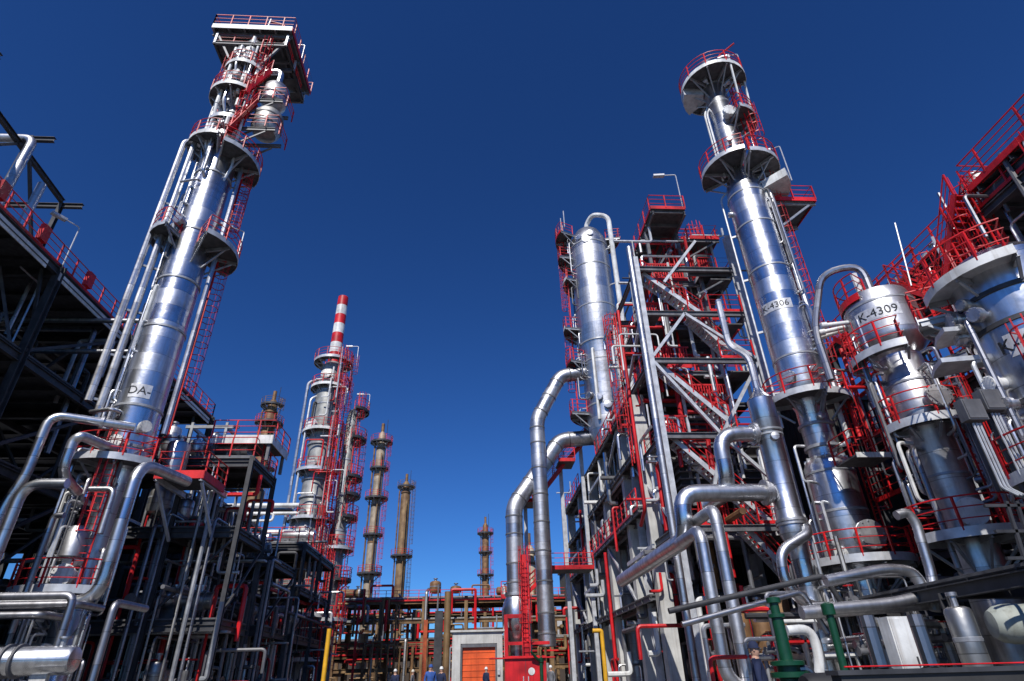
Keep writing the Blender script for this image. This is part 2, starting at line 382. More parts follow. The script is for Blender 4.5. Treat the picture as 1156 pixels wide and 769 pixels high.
def exchanger(c, d, L, r, label, m=None, group=None, name='heat_exchanger', saddles=True, base=None):
    c = V(c); d = V(d).normalized(); t = thing(name, c - V((0, 0, r + .45)), label, 'vessel', group); a = c - d * L / 2
    MB().lathe(a, [(.02, -.22), (r * .55, -.18), (r * .85, -.09), (r, 0), (r, L * .78)], 24, d).build('shell', m or CLAD, t)
    f = MB(); flange(f, a + d * L * .8, d, r * 1.22, .09); f.build('flange', GALV, t)
    MB().lathe(a + d * L * .82, [(r * 1.02, 0), (r * 1.02, L * .16), (r * 1.1, L * .165), (r * 1.1, L * .18), (r * .2, L * .182)], 24, d).build('channel_head', m or CLADW, t)
    for k in (.18, .62):
        q = a + d * L * k; mb = MB(); sd = V((-d.y, d.x, 0))
        mb.bar(q - V((0, 0, r + .45)), q - V((0, 0, r * .55)), r * 1.5, .14, d); mb.bar(q - V((0, 0, r + .45)) - sd * r * .9, q - V((0, 0, r + .45)) + sd * r * .9, .3, .06)
        mb.build('saddle', GREY, t)
    for k in (.3, .7):
        q = a + d * L * k; mb = MB().tube([q + V((0, 0, r * .8)), q + V((0, 0, r + .3))], r * .28, 10); flange(mb, q + V((0, 0, r + .3)), (0, 0, 1), r * .45, .04); mb.build('nozzle', CLADW, t)
    return t
def drum(c, z0, z1, r, label, m=None, group=None, name='vertical_drum', legs=True, cat='vessel'):
    c = V((c[0], c[1], z0)); t = thing(name, c, label, cat, group); b = z0 + (.9 if legs else 0); h = z1 - b
    MB().lathe((c.x, c.y, b), [(r * .1, 0), (r * .6, r * .06), (r * .9, r * .2), (r, r * .42), (r, h - r * .42), (r * .9, h - r * .2), (r * .6, h - r * .06), (r * .1, h)], 28).build('shell', m or CLAD, t)
    if legs:
        for i in range(4):
            p = pol(c.x, c.y, r * .86, 45 + 90 * i, 0); MB().bar((p.x, p.y, z0), (p.x, p.y, b + r * .7), .1, .1).build('leg', GREY, t)
    mb = MB().tube([(c.x, c.y, z1 - .05), (c.x, c.y, z1 + .25)], r * .25, 10); flange(mb, (c.x, c.y, z1 + .25), (0, 0, 1), r * .4, .04); mb.build('nozzle', CLADW, t)
    MB().lathe((c.x, c.y, b + h * .5), [(r, 0), (r * 1.03, .01), (r * 1.03, .09), (r, .1)], 28).build('stiffening_ring', GALV, t)
    return t
def valve(p, d, r, label, group, wheel=RED):
    p = V(p); t = thing('gate_valve', p - V((0, 0, r * 1.6)), label, 'valve', group); d = V(d).normalized()
    mb = MB().lathe(p - d * r * 2, [(r * 1.5, 0), (r * 1.5, r * .4), (r * .9, r * .45), (r * 1.15, r * 2), (r * .9, r * 3.5), (r * 1.5, r * 3.6), (r * 1.5, r * 4)], 14, d)
    mb.tube([p, p + V((0, 0, r * 3))], r * .75, 10); mb.build('body', GREY, t)
    MB().tube([p + V((0, 0, r * 3)), p + V((0, 0, r * 5.6))], r * .2, 6).build('stem', GALVL, t)
    c = p + V((0, 0, r * 5.2)); w = MB(); ring = [c + V((math.cos(R(a)), math.sin(R(a)), 0)) * r * 1.8 for a in range(0, 361, 24)]
    w.tube(ring, r * .2, 5); w.bar(ring[0], ring[7] , r * .2, r * .2); w.bar(ring[4], ring[11], r * .2, r * .2); w.build('handwheel', wheel, t)
    return t
def zat(px, py, y): return PY(px, py, y).z
class ZF:
    def __init__(s, f): s.f = f
    def __getitem__(s, y): return s.f(y)
# ================================================================== GROUND
g = MB().add([(-1500, -600, 0), (1500, -600, 0), (1500, 3000, 0), (-1500, 3000, 0)], [(0, 1, 2, 3)])
GRND = mat('concrete_yard', (.20, .195, .185), 0, .9, .35, .35, .3, 9, 0)
ASPH = mat('asphalt', (.055, .055, .056), 0, .9, .3, .8, .4, 30, 0)
o = g.build('ground', GRND); o['kind'] = 'structure'
o = MB().add([(-7, -60, .004), (6, -60, .004), (6, 68, .004), (-7, 68, .004)], [(0, 1, 2, 3)]).build('road', ASPH); o['kind'] = 'structure'
for x, n in ((-7.1, 'kerb'), (6.1, 'kerb')):
    o = MB().box((x, 4, .06), (.2, 128, .13)).build(n, CONC); o['kind'] = 'structure'

# ================================================================== LEFT SILVER COLUMN
c = Column('distillation_column', -16.9, 28, 'tall silver column on the left with a square red railed platform at its top', 'column')
zt = lambda y: zat(297 - .3133 * (y - 30), y, 26.9)
Z = ZF(zt); Zd = ZF(lambda y: zat(297 - .3133 * (y - 30), y, 26.2))
c.shell([(.75, 0), (.7, .1), (.62, Z[540] - 1), (1.04, Z[520]), (1.06, Z[505]), (1.04, Z[165] - .6), (.94, Z[165]), (.7, Z[155]), (.7, Z[40]), (.5, Z[35]), (.2, Z[30])], CLAD)
for y in (500, 455, 365, 310, 255, 190): c.band(Z[y], 1.1, .14)
for y in (150, 135, 120, 105, 85, 70, 60): c.band(Z[y], .76, .14)
MB().sector(-16.9, 28, 1.04, 1.082, -96, -44, Z[440] - .36, Z[440] + .36).build('label_plate', PLATE, c.o)
c.text('DA-', .6, 1.083, -72, Z[440])
# platforms
zz = 44.0
x0, x1, y0, y1 = -19.95, -14.1, 27.0, 32.6
d = MB().box(((x0 + x1) / 2, (y0 + y1) / 2, zz - .05), (x1 - x0, y1 - y0, .1)).build('platform', DECK, c.o)
MB().bar((x0, y0 - .02, zz - .1), (x1, y0 - .02, zz - .1), .04, .5).build('toe_plate', WHITE, d)
MB().bar((x1 + .02, y0, zz - .1), (x1 + .02, y1, zz - .1), .04, .4).build('toe_plate', RED, d)
MB().bar((x0 - .02, y0, zz - .1), (x0 - .02, y1, zz - .1), .04, .4).build('toe_plate', RED, d)
rail_mesh(MB(), [(x0, y0, zz), (x1, y0, zz), (x1, y1, zz), (x0, y1, zz)], closed=True, rr=.04, h=1.3).build('railing', RED, d)
mb = MB()
for i in range(6): mb.ibeam((x0 + .1 + i * (x1 - x0 - .2) / 5, y0, zz - .25), (x0 + .1 + i * (x1 - x0 - .2) / 5, y1, zz - .25), .14, .3)
for y in (27.4, 29.5, 32.2): mb.ibeam((x0, y, zz - .56), (x1, y, zz - .56), .16, .32)
for sx in (-1, 1):
    mb.bar((-16.9 + sx * .7, 27.5, zz - 4.5), (-16.9 + sx * 2.6, 27.4, zz - .7), .14, .14); mb.bar((-16.9 + sx * .7, 28.8, zz - 4.5), (-16.9 + sx * 2.6, 32.2, zz - .7), .14, .14)
mb.build('bracket', GREY, d)
for z_ in (zz - 1.7,):
    for y in (27.3, 29.4, 32.2): MB().ibeam((x0 + .3, y, z_), (x1 - .2, y, z_), .16, .3).build('beam', GREY, c.o)
    for x in (x0 + .4, -17.9, -15.9, x1 - .3): MB().ibeam((x, 27.3, z_ - .02), (x, 32.2, z_ - .02), .14, .26).build('beam', STEEL, c.o)
    for x in (x0 + .4, x1 - .3):
        for y in (27.3, 29.4, 32.2): MB().bar((x, y, z_), (x, y, zz - .5), .14, .14).build('hanger', GALVL, c.o)
    rail_mesh(MB(), [(x0 + .5, 31.5, z_ + .1), (x0 + .5, 27.4, z_ + .1), (x1 - .4, 27.4, z_ + .1), (x1 - .4, 31.5, z_ + .1)], rr=.04).build('railing', RED, c.o)
    MB().box((-18.9, 29, z_ + .12), (1.6, 3, .08)).build('platform', DECK, c.o); MB().box((-15.0, 31.2, z_ + .12), (1.4, 2, .08)).build('platform', DECK, c.o)
MB().tube([(-17.0, 28.6, zz), (-16.8, 28.6, zz + 3.6)], .05, 6).build('lightning_rod', GALVL, c.o)
MB().tube([(-15.2, 28, zz), (-15.2, 28, zz + 1.9), (-16.4, 28, zz + 2.3)], .07, 8, .4).build('davit', RED, c.o)
c.deck(Zd[62], .7, 1.45, 150, 330, WHITE, True)
c.deck(Zd[92], .7, 1.8, 165, 310, WHITE, True)
c.deck(Zd[122], .7, 1.35, 190, 320, GALVL, False)
c.deck(Zd[150], .7, 2.0, 165, 285, WHITE, True)
c.deck(Zd[165] + .3, 1.0, 2.5, -62, 50, GALVL, True)
c.deck(23.8, 1.0, 2.2, 170, 255, GALVL, True)
c.deck(23.4, 1.0, 2.6, -48, 60, GALVL, True)
c.deck(Zd[515], .95, 2.2, 165, 335, GALVL, True)
c.deck(Zd[665], .8, 2.5, 155, 320, GALVL, True)
# side condensers
MB().lathe((-14.6, 28.2, Z[104]), [(.1, 0), (.6, .15), (.85, .4), (.9, .8), (.9, 1.9), (.7, 2.2), (.15, 2.4)], 28).build('condenser', CLADW, c.o)
for zz_ in (Z[104] - .2, Z[136] - .2):
    mb = MB()
    for dy in (-.8, .6): mb.ibeam((-16.6, 28.2 + dy, zz_), (-13.6, 28.2 + dy, zz_), .14, .26); mb.bar((-16.4, 28.2 + dy, zz_ - 1.8), (-14.2, 28.2 + dy, zz_ - .2), .1, .1)
    mb.build('bracket', GREY, c.o)
    rail_mesh(MB(), [(-15.6, 27.2, zz_ + .1), (-13.5, 27.2, zz_ + .1), (-13.5, 29.2, zz_ + .1)]).build('railing', RED, c.o)
for zz_, r_ in ((Z[104] + .9, .93), (Z[136] + .7, 1.0), (Z[136] + 1.5, 1.0)): MB().lathe((-14.6, 28.2, zz_), [(r_ - .05, 0), (r_, .02), (r_, .12), (r_ - .05, .14)], 28).build('stiffening_ring', GREY, c.o)
MB().lathe((-14.6, 28.2, Z[136]), [(.1, 0), (.7, .15), (.92, .45), (.97, .8), (.97, 1.9), (.8, 2.2), (.5, 2.3)], 28).build('condenser', CLADG, c.o)
mb = MB().tube([(-14.6, 28.2, Z[104] + 2.3), (-14.6, 28.2, Z[62]), (-16.2, 28.1, Z[65])], .22, 10, .5); mb.build('vapour_pipe', PIPE, c.o)
# zig-zag red ladders at the top right
st = stair(c.o, c.p(1.5, -62, Z[150]), c.p(1.6, -20, Z[108]), .55, sm=RED)
st = stair(c.o, c.p(1.6, -55, Z[108]), c.p(1.7, -12, Z[70]), .55, sm=RED)
c.ladder(1.15, -45, Z[150], Z[98]); c.ladder(1.1, -30, Z[98], Z[50]); c.ladder(1.0, 200, Z[122], Z[70])
c.ladder(1.55, 35, 12.2, 23.3); c.ladder(1.55, 40, 23.5, Z[165] + .6); c.ladder(1.3, -75, Z[665], Z[515], True)
c.ladder(1.5, 20, 23.5, Z[165] + .6)
# small fittings on the upper section
r0 = rng.random
for i in range(98):
    a = rng.uniform(165, 335); z = rng.uniform(Z[160], Z[50]); k = rng.random()
    if k < .45: c.nozzle(.7, a, z, rng.uniform(.15, .45), rng.uniform(.08, .2), rng.choice((CLADW, WHITE, GALVL)))
    elif k < .75: c.pipe([(.75, a, z), (1.35, a, z), (1.35, a, z - rng.uniform(1, 3.5)), (.75, a, z - 3.6)], rng.uniform(.05, .1), rng.choice((WHITE, PIPE, GALVL)), .2)
    else: MB().tube([c.p(1.3, a, z), c.p(1.3, a, z + .7)], .13, 8).build('relief_valve', WHITE, c.o)
c.pipe([(.95, 230, Z[150]), (1.3, 235, Z[118]), (1.3, 240, Z[70])], .11, WHITE)
# risers down the left side
for (r_, a, zz1, zz0, rad) in ((2.15, 213, Z[160], 13.2, .17), (1.62, 214, Z[155], 12.3, .18)):
    c.pipe([(.9, a, zz1), (r_, a, zz1), (r_, a, zz0)], rad, CLADW, .5)
    c.clip(1.15, r_, a, [Z[y] for y in (450, 400, 350, 300, 230)])
c.pipe([(1.3, 20, Z[155]), (1.45, 8, Z[160]), (1.45, 8, 12)], .13, CLADW, .3)
c.pipe([(1.1, 260, Z[465]), (1.5, 255, Z[465]), (1.9, 215, Z[465])], .1, CLADW, .3)
c.pipe([(1.1, 265, Z[205]), (1.3, 262, Z[205]), (1.7, 216, Z[205])], .08, CLADW, .2)
for a, z in ((-80, Z[500]), (-95, 5.9), (-40, Z[480])): c.nozzle(1.0 if z > 8 else .8, a, z, .35, .2, WHITE)
c.nozzle(.8, -84, 5.2, 1.0, .3, WHITE, 'manway')
MB().lathe(c.p(1.2, 262, 6.0) , [(.42, 0), (.44, 1.0), (.3, 1.25), (.12, 1.3)], 20).build('sump', CLADW, c.o)
c.nozzle(1.0, -110, Z[250], .3, .25, CLADW)
floodlight(c.p(2.5, 25, 23.4), (-.86, -.52), 2.4, 'floodlight with a white pole on the lower right balcony of the tall left column', .7)
floodlight((-14.2, 29.8, 44), (-1, 0), 2.2, 'floodlight on the right edge of the square platform of the tall left column', .6)

# ================================================================== RIGHT SILVER COLUMN
K = Column('distillation_column', 16.7, 26, 'tall silver column right of the steel stair structure marked K-4306 with a round top platform', 'column')
zk = lambda y: zat(800 + .306 * (y - 90), y, 25.2)
Zk = ZF(zk); Zkd = ZF(lambda y: zat(800 + .306 * (y - 90), y, 24.4))
K.shell([(.9, 0), (.9, 4.6), (.95, 5.2), (1.08, 5.6), (1.08, Zk[522]), (.9, Zk[514]), (.68, Zk[511]), (.68, Zk[505]), (.7, Zk[500]), (.7, Zk[455]), (1.1, Zk[435]), (1.12, Zk[430]), (1.12, Zk[215]), (1.05, Zk[203]), (.78, Zk[188]), (.74, Zk[66]), (.5, Zk[62]), (.1, Zk[60])], CLAD)
for y in (440, 400, 300, 250, 215): K.band(Zk[y], 1.15, .12)
for y in (500, 475): K.band(Zk[y], .8, .16)
for y in (530, 575): K.band(Zk[y], 1.11, .12)
for y in (160, 140, 110, 90): K.band(Zk[y], .77, .1)
MB().sector(16.7, 26, 1.1, 1.142, -170, -88, Zk[345] - .3, Zk[345] + .3).build('label_plate', PLATE, K.o)
K.text('K-4306', .5, 1.143, -133, Zk[345])
K.deck(Zkd[76], .75, 2.2, 60, 345, WHITE)
MB().sector(16.7, 26, .8, 2.2, 125, 178, Zk[76] - 1.9, Zk[76] - 1.0).build('platform', GALVL, K.o)
K.deck(Zkd[122], .75, 2.0, -85, 10, GALVL)
K.deck(Zkd[173], .78, 2.3, 138, 256, GALVL); K.deck(Zkd[177], .78, 2.35, 262, 385, GALVL)
MB().sector(16.7, 26, 1.1, 2.6, -50, 0, Zk[202] - .8, Zk[202] - .2).build('platform', WHITE, K.o)
K.deck(Zkd[438], .9, 1.95, 160, 262, GALVL); K.deck(Zkd[442], .9, 1.95, 264, 350, GALVL)
K.deck(Zkd[630], 1.08, 2.3, 150, 340, GALVL)
for a, z0_, z1_ in ((-40, Zk[180], Zk[125]), (-15, Zk[125], Zk[80]), (-10, Zk[445], Zk[188])): K.ladder(1.35 if z0_ < 27 else 1.1, a, z0_, z1_)
K.ladder(1.5, -10, Zk[630], Zk[445]); K.ladder(1.25, 15, Zk[445], Zk[188])
K.ladder(1.5, -52, Zk[188], Zk[140])
K.pipe([(.7, -32, Zk[205]), (1.33, -32, Zk[205]), (1.33, -32, Zk[440])], .17, CLADW)
K.clip(1.0, 1.33, -32, [Zk[y] for y in (400, 350, 300, 250)])
K.pipe([(.9, 150, Zk[200]), (1.45, 150, Zk[205]), (1.45, 150, Zk[470])], .06, GALVL)
K.clip(1.0, 1.45, 150, [Zk[y] for y in (430, 360, 300, 250)])
K.pipe([(.6, 165, Zk[105]), (1.05, 165, Zk[115]), (1.05, 165, Zk[190])], .07, WHITE, .3); K.pipe([(.6, 180, Zk[110]), (1.0, 180, Zk[118]), (1.0, 180, Zk[190])], .07, GALVL, .3)
K.pipe([(.7, -40, Zk[500]), (1.2, -40, Zk[500]), (1.2, -40, Zk[455])], .12, WHITE, .2)
K.nozzle(1.08, -92, Zk[608], .5, .42, CLADW, 'manway'); K.nozzle(.74, -95, Zk[130], .4, .3, WHITE, 'manway')
K.nozzle(1.0, -145, Zk[425], .3, .22); K.nozzle(.74, -150, 5.5, .3, .2, WHITE)
for y, a in ((520, -140), (470, -100), (230, 170), (420, -90), (160, -120), (90, -140), (95, -60)): K.nozzle(.66 if y > 450 else .9, a, Zk[y], .25, .12)
mb = MB()
for a in range(0, 360, 30): mb.bar(K.p(.66, a, Zk[515]), K.p(.95, a, Zk[515]), .05, .3)
mb.build('support_ring', GALV, K.o)
mb = MB().tube([K.p(.9, -40, Zk[80]), K.p(.9, -40, Zk[80] + 2.0), K.p(2.2, -40, Zk[80] + 2.4)], .06, 8, .3); mb.build('davit', RED, K.o)
mb = MB()
for a in (-78, -20): mb.bar(K.p(1.9, a, Zk[124]), K.p(2.15, a, Zk[80]), .1, .1)
mb.build('hanger', WHITE, K.o)
floodlight(K.p(2.15, -35, Zkd[76]), (-.9, .3), 2.2, 'floodlight on the round top platform of column K-4306', .6)
floodlight(K.p(2.7, -30, Zk[176] - 2.6), (-.4, .3), 3.0, 'floodlight beside the second platform of column K-4306', .5)

kx0, kx1, ky0, ky1, kz = 17.9, 20.7, 25.4, 28.2, PY(888, 236, 26.3).z
d = MB().box(((kx0 + kx1) / 2, (ky0 + ky1) / 2, kz), (kx1 - kx0, ky1 - ky0, .08)).build('platform', DECK, K.o); pp = [(kx0, ky0, kz), (kx1, ky0, kz), (kx1, ky1, kz), (kx0, ky1, kz)]
rail_mesh(MB(), pp).build('railing', RED, d); toe_mesh(MB(), pp, h=.3, t=.04, dz=-.15).build('toe_plate', RED, d)
for y in (ky0 + .2, ky1 - .4): MB().ibeam((17.2, y, kz - .2), (kx1, y, kz - .2), .14, .26).bar((17.4, min(y, 26.6), kz - 2.6), (kx1 - .4, y, kz - .3), .12, .12).build('bracket', GALV, d)
# auxiliary vessel and pipes in front of it
s = PY(858, 450, 24); e = PY(893, 590, 24); ax, ay = (s.x + e.x) / 2, 24
A = Column('vertical_drum', ax, ay, 'slim silver upright vessel just left of column K-4306 with a flange near its foot', 'vessel')
A.shell([(.4, 0), (.4, e.z - 1.2), (.42, e.z - .9), (.56, e.z - .5), (.57, e.z + .1), (.52, e.z + .2), (.52, s.z - 1.6), (.58, s.z - 1.5), (.58, s.z - .1), (.5, s.z), (.25, s.z + .3), (.16, s.z + .5)], CLAD)
A.band(e.z + .05, .62, .12, CLADW); A.band(e.z - .1, .62, .1, CLADW); A.band(s.z - 1.65, .62, .1); A.band(s.z - 1.85, .6, .1)
A.pipe([(.01, 0, s.z + .4), (.01, 0, s.z + 2.2), (.9, 120, s.z + 3.2), (.9, 120, s.z + 6)], .16, CLADW, .5)
A.nozzle(.55, 180, PY(860, 490, 24).z, .1, .3); A.nozzle(.55, 180, PY(870, 556, 24).z, .1, .3); A.nozzle(.55, -100, s.z - 2.1, .1, .12)
p1 = PY(868, 490, 24); p2 = PY(812, 497, 24); p3 = PY(808, 548, 24)
pipe('process_pipe', [(ax - .5, 24, p1.z), (p2.x, 24, p1.z), (p2.x, 24, p3.z - .2), (p2.x, 26.5, p3.z - .2)], .34, 'fat silver pipe arching left out of the slim upright vessel', PIPE, 1.0, fl=((0, .1),))
q1 = PY(870, 556, 24); q2 = PY(768, 560, 24); q3 = PY(765, 607, 24)
pipe('process_pipe', [(ax - .5, 24, q1.z), (q2.x, 24, q1.z), (q2.x, 24, q3.z), (q2.x, 36, q3.z)], .36, 'fat silver pipe that leaves the slim upright vessel, drops and turns back along the structure', PIPE, .8, fl=((0, .08),))
v1 = PY(806, 574, 22); v2 = PY(790, 598, 22)
pipe('process_pipe', [(v1.x, 24.5, v1.z), (v1.x, 22, v1.z), (v1.x, 22, 0)], .23, 'taller of two white upright pipes in front of the lower stair', CLADW, .5)
pipe('process_pipe', [(v2.x, 24.5, v2.z), (v2.x, 22, v2.z), (v2.x, 22, 1.0), (v2.x + .8, 22, .5)], .23, 'shorter of two white upright pipes in front of the lower stair', CLADW, .5)
pts = [PY(912, 603, 23), PY(880, 622, 23), PY(887, 662, 23), PY(915, 686, 23)]
pipe('process_pipe', [pts[0] + V((.2, .3, .3)), pts[0], pts[1], pts[2], pts[3], pts[3] + V((2.5, 0, 0))], .2, 'silver S-bend pipe at the foot of column K-4306', PIPE, .5)
b_ = 18.5
pts = [PY(932, 656, b_), PY(1000, 642, b_), PY(1032, 645, b_), PY(1046, 672, b_), PY(1010, 681, b_), PY(930, 688, b_)]
pipe('process_pipe', pts, .17, 'silver pipe bent into a flat loop below the platform of column K-4306', CLADW, .5)
pts = [PY(1012, 582, b_), PY(1024, 578, b_), PY(1034, 590, b_), PY(1052, 650, b_), PY(1056, 690, b_)]
pipe('process_pipe', pts, .15, 'hooked silver pipe standing between columns K-4306 and K-4309', CLADW, .3)
pipe('process_pipe', [PY(905, 692, 19), PY(960, 688, 19), PY(1060, 680, 19)], .2, 'pale horizontal pipe running under the looped pipe', CLADW)
pipe('process_pipe', [PY(888, 712, 16), PY(915, 710, 16), PY(925, 740, 16), PY(925, 775, 16)], .12, 'short white pipe elbow behind the green pump', WHITE, .3)

# ================================================================== K-4309
K2 = Column('distillation_column', 17.3, 20.1, 'squat silver column marked K-4309 with a wide bright drum at its top', 'column')
z2 = lambda y: zat(993 + .36 * (y - 355), y, 19.1)
z2d = lambda y: zat(993 + .36 * (y - 355), y, 18.6)
K2.shell([(.74, 0), (.74, 4.5), (.74, 5), (.74, z2(485)), (.95, z2(472)), (.95, z2(420)), (.8, z2(412)), (.8, z2(392)), (1.33, z2(378)), (1.36, z2(374)), (1.36, z2(335)), (1.2, z2(324)), (.5, z2(316)), (.2, z2(312))], CLADW)
for z_, r_ in ((z2(338), 1.38), (z2(474), 0.98), (z2(425), 0.98), (z2(530), .77)): K2.band(z_, r_, .1)
MB().sector(17.3, 20.1, 1.35, 1.372, -172, -98, z2(352) - .28, z2(352) + .28).build('label_plate', PLATE, K2.o)
K2.text('K-4309', .52, 1.373, -134, z2(352))
K2.deck(z2d(382) - .1, 1.3, 1.8, 150, 245, GALVL, mids=(.37, .74)); K2.deck(z2d(466), .9, 1.5, 170, 330, GALVL); K2.deck(z2d(598), .74, 1.9, 175, 320, GALVL)
K2.deck(z2d(400), .85, 2.3, -60, 60, GALVL, False)
K2.deck(z2d(320), .5, 1.4, 60, 210, RED)
K2.ladder(1.75, -50, z2(462), z2(345)); K2.ladder(1.15, -60, z2(598), z2(462)); K2.ladder(1.2, 170, z2(462), z2(378))
K2.nozzle(.74, -118, z2(580), .6, .33, WHITE, 'manway'); K2.nozzle(1.0, -100, z2(452), .4, .3); K2.nozzle(1.0, -85, z2(450), .3, .2)
K2.pipe([(.85, -160, z2(500)), (1.3, -160, z2(500)), (1.3, -160, 4)], .1, PIPED); K2.pipe([(.85, -60, z2(540)), (1.4, -60, z2(540)), (1.4, -60, 3)], .13, PIPED)
t0 = PY(955, 325, 21)
K2.pipe([(.02, 0, z2(314)), (.02, 0, z2(314) + 1.5), (1.6, 150, z2(314) + 1.6), (2.6, 150, z2(340)), (2.6, 150, z2(400))], .16, PIPED, .8)
for a in (150, 165, 140): K2.nozzle(1.4, a, z2(345), .9, .1, WHITE)
MB().tube([K2.p(.6, 190, z2(316)), K2.p(.6, 190, z2(300) + .2)], .14, 8).build('relief_valve', WHITE, K2.o)
MB().tube([K2.p(1.6, -70, z2(330)), K2.p(1.9, -60, z2(262))], .03, 5).build('lightning_rod', GALVL, K2.o)

# ================================================================== third column on the right edge
K3 = Column('distillation_column', 16.9, 14.3, 'wide silver column cut by the right edge of the photo with black writing on a white band', 'column')
K3.shell([(.95, 0), (.95, 4.5), (1.4, 5.2), (1.5, 5.5), (1.5, 10.9), (1.52, 11.3), (1.52, 12.2), (1.1, 12.6), (.4, 12.8)], CLAD)
for z_ in (7.6, 9.95, 11.0): K3.band(z_, 1.55, .16, STEEL)
MB().sector(16.9, 14.3, 1.49, 1.522, -165, -90, 8.85, 9.55).build('label_plate', PLATE, K3.o)
K3.text('K-4308', .58, 1.523, -141, 9.2)
K3.deck(11.75, 1.5, 2.2, 150, 236, WHITE, True, GALVL); K3.deck(11.2, 1.5, 2.6, 112, 149, GALVL, True, GALVL); K3.deck(5.6, 1.5, 2.3, 150, 330, GALVL)
MB().sector(16.9, 14.3, 1.48, 2.4, 138, 170, 10.2, 10.35).build('platform', GALVL, K3.o); MB().sector(16.9, 14.3, 1.48, 2.8, 142, 168, 9.2, 9.35).build('platform', GALVL, K3.o)
K3.ladder(1.6, 60, 11.5, 13.6); K3.ladder(1.5, -140, 5.6, 8.6)
K3.nozzle(1.5, 172, 8.3, .3, .18, WHITE); K3.nozzle(1.5, -172, 10.4, .25, .16)
K3.pipe([(1.5, 178, 10.4), (1.85, 178, 10.4), (1.85, 178, 5.8)], .09, PIPED); K3.pipe([(1.5, -110, 6.6), (1.9, -110, 6.6), (1.9, -110, 2)], .12, PIPED)

# ================================================================== bright domed column behind the ducts
C3 = Column('process_column', 11.3, 46, 'bright silver column with a domed head and an overhead pipe behind the stair structure', 'column')
z3 = lambda y: zat(668, y, 44.8)
Y3 = ZF(z3)
C3.shell([(1.2, 0), (1.2, Y3[480] - 2), (1.7, Y3[480]), (1.72, Y3[470]), (1.72, Y3[392]), (1.9, Y3[385]), (1.9, Y3[276]), (1.85, Y3[268]), (1.55, Y3[262]), (1.2, Y3[256]), (.7, Y3[252]), (.2, Y3[250])], CLADW)
for y in (275, 300, 345, 385, 405, 455): C3.band(Y3[y], 1.94 if y < 390 else 1.76, .16)
for i, y in enumerate((280, 308, 360, 400, 455)): C3.deck(Y3[y] - .4, 1.7, 3.2 if i != 1 else 2.9, 125, 200 if i % 2 else 188, WHITE if i in (1, 2) else RED)
C3.deck(Y3[262], 1.75, 3.3, -10, 205, RED); C3.deck(Y3[380], 1.75, 2.6, -80, 20, GALVL)
for z0_, z1_, a in ((Y3[455], Y3[400], 200), (Y3[400], Y3[360], 185), (Y3[360], Y3[308], 205), (Y3[308], Y3[255], 190), (Y3[440], Y3[380], -60)): C3.ladder(2.5, a - 25, z0_ - .4, z1_)
C3.pipe([(.02, 0, Y3[252]), (.02, 0, Y3[246]), (1.0, -60, Y3[240]), (2.5, -35, Y3[245]), (2.5, -35, Y3[470])], .24, WHITE, .9)
C3.clip(1.7, 2.5, -35, [Y3[y] for y in (280, 320, 370, 430)])
for y, a in ((270, -130), (275, -110), (268, -95), (445, -150), (450, -120), (460, -100), (410, -70), (315, 190)): C3.nozzle(1.45, a, Y3[y], .4, .22, CLADW)
C3.pipe([(1.4, -125, Y3[395]), (1.9, -125, Y3[395]), (1.9, -125, Y3[475])], .12, WHITE)
for a in (150, 175, 200): MB().tube([C3.p(2.6, a, Y3[255]), C3.p(2.6, a, Y3[255] + 2.2)], .05, 5).build('vent_pipe', GALVL, C3.o)

# ducts
def duct(pts, r, label):
    o = pipe('gas_duct', pts, r, label, CLADW, .75, 'duct', n=24); P = [V(p) for p in pts]; mb = MB()
    for a, b in zip(P, P[1:]):
        L = (b - a).length; k = max(1, int(L / 2.1)); ax = (b - a).normalized()
        for i in range(k + 1):
            c = a.lerp(b, min(max(.8 / L, i / k), 1 - .8 / L)); mb.lathe(c - ax * .06, [(r * .98, 0), (r * 1.05, .01), (r * 1.05, .11), (r * .98, .12)], 24, ax)
    mb.build('seam_bands', GREY, o); return o
a1 = PY(606, 474, 46); a2 = PY(640, 421, 46); d1 = a1.x
duct([(d1, 46, 3), (d1, 46, a1.z), (a2.x - .6, 46, a2.z - .3), (10, 46, a2.z)], .62, 'taller bright duct that bends right into the domed column')
b1 = PY(580, 572, 46); b2 = PY(632, 497, 47.5); d2 = b1.x
duct([(d2, 46, 6.4), (d2, 46, b1.z), (b2.x, 47.5, b2.z), (11, 47.5, b2.z + .3)], .66, 'shorter bright duct left of the taller one, bending up behind it')
t = thing('knockout_drum', (d2, 46, 0), 'small bulb-shaped silver drum under the shorter bright duct', 'vessel')
MB().lathe((d2, 46, 0), [(.5, 0), (.5, 3.2), (.6, 3.5), (1.0, 4.2), (1.05, 5.4), (.85, 6.0), (.66, 6.4)], 28).build('shell', CLAD, t)
mb = MB(); flange(mb, (d2, 46, 6.4), (0, 0, 1), .85, .08); mb.build('flange', CLADW, t)
mb = MB()
for a in range(45, 360, 90): mb.bar(pol(d2, 46, 1.2, a, 0), pol(d2, 46, .95, a, 4.4), .16, .16)
mb.build('support_legs', GREY, t)

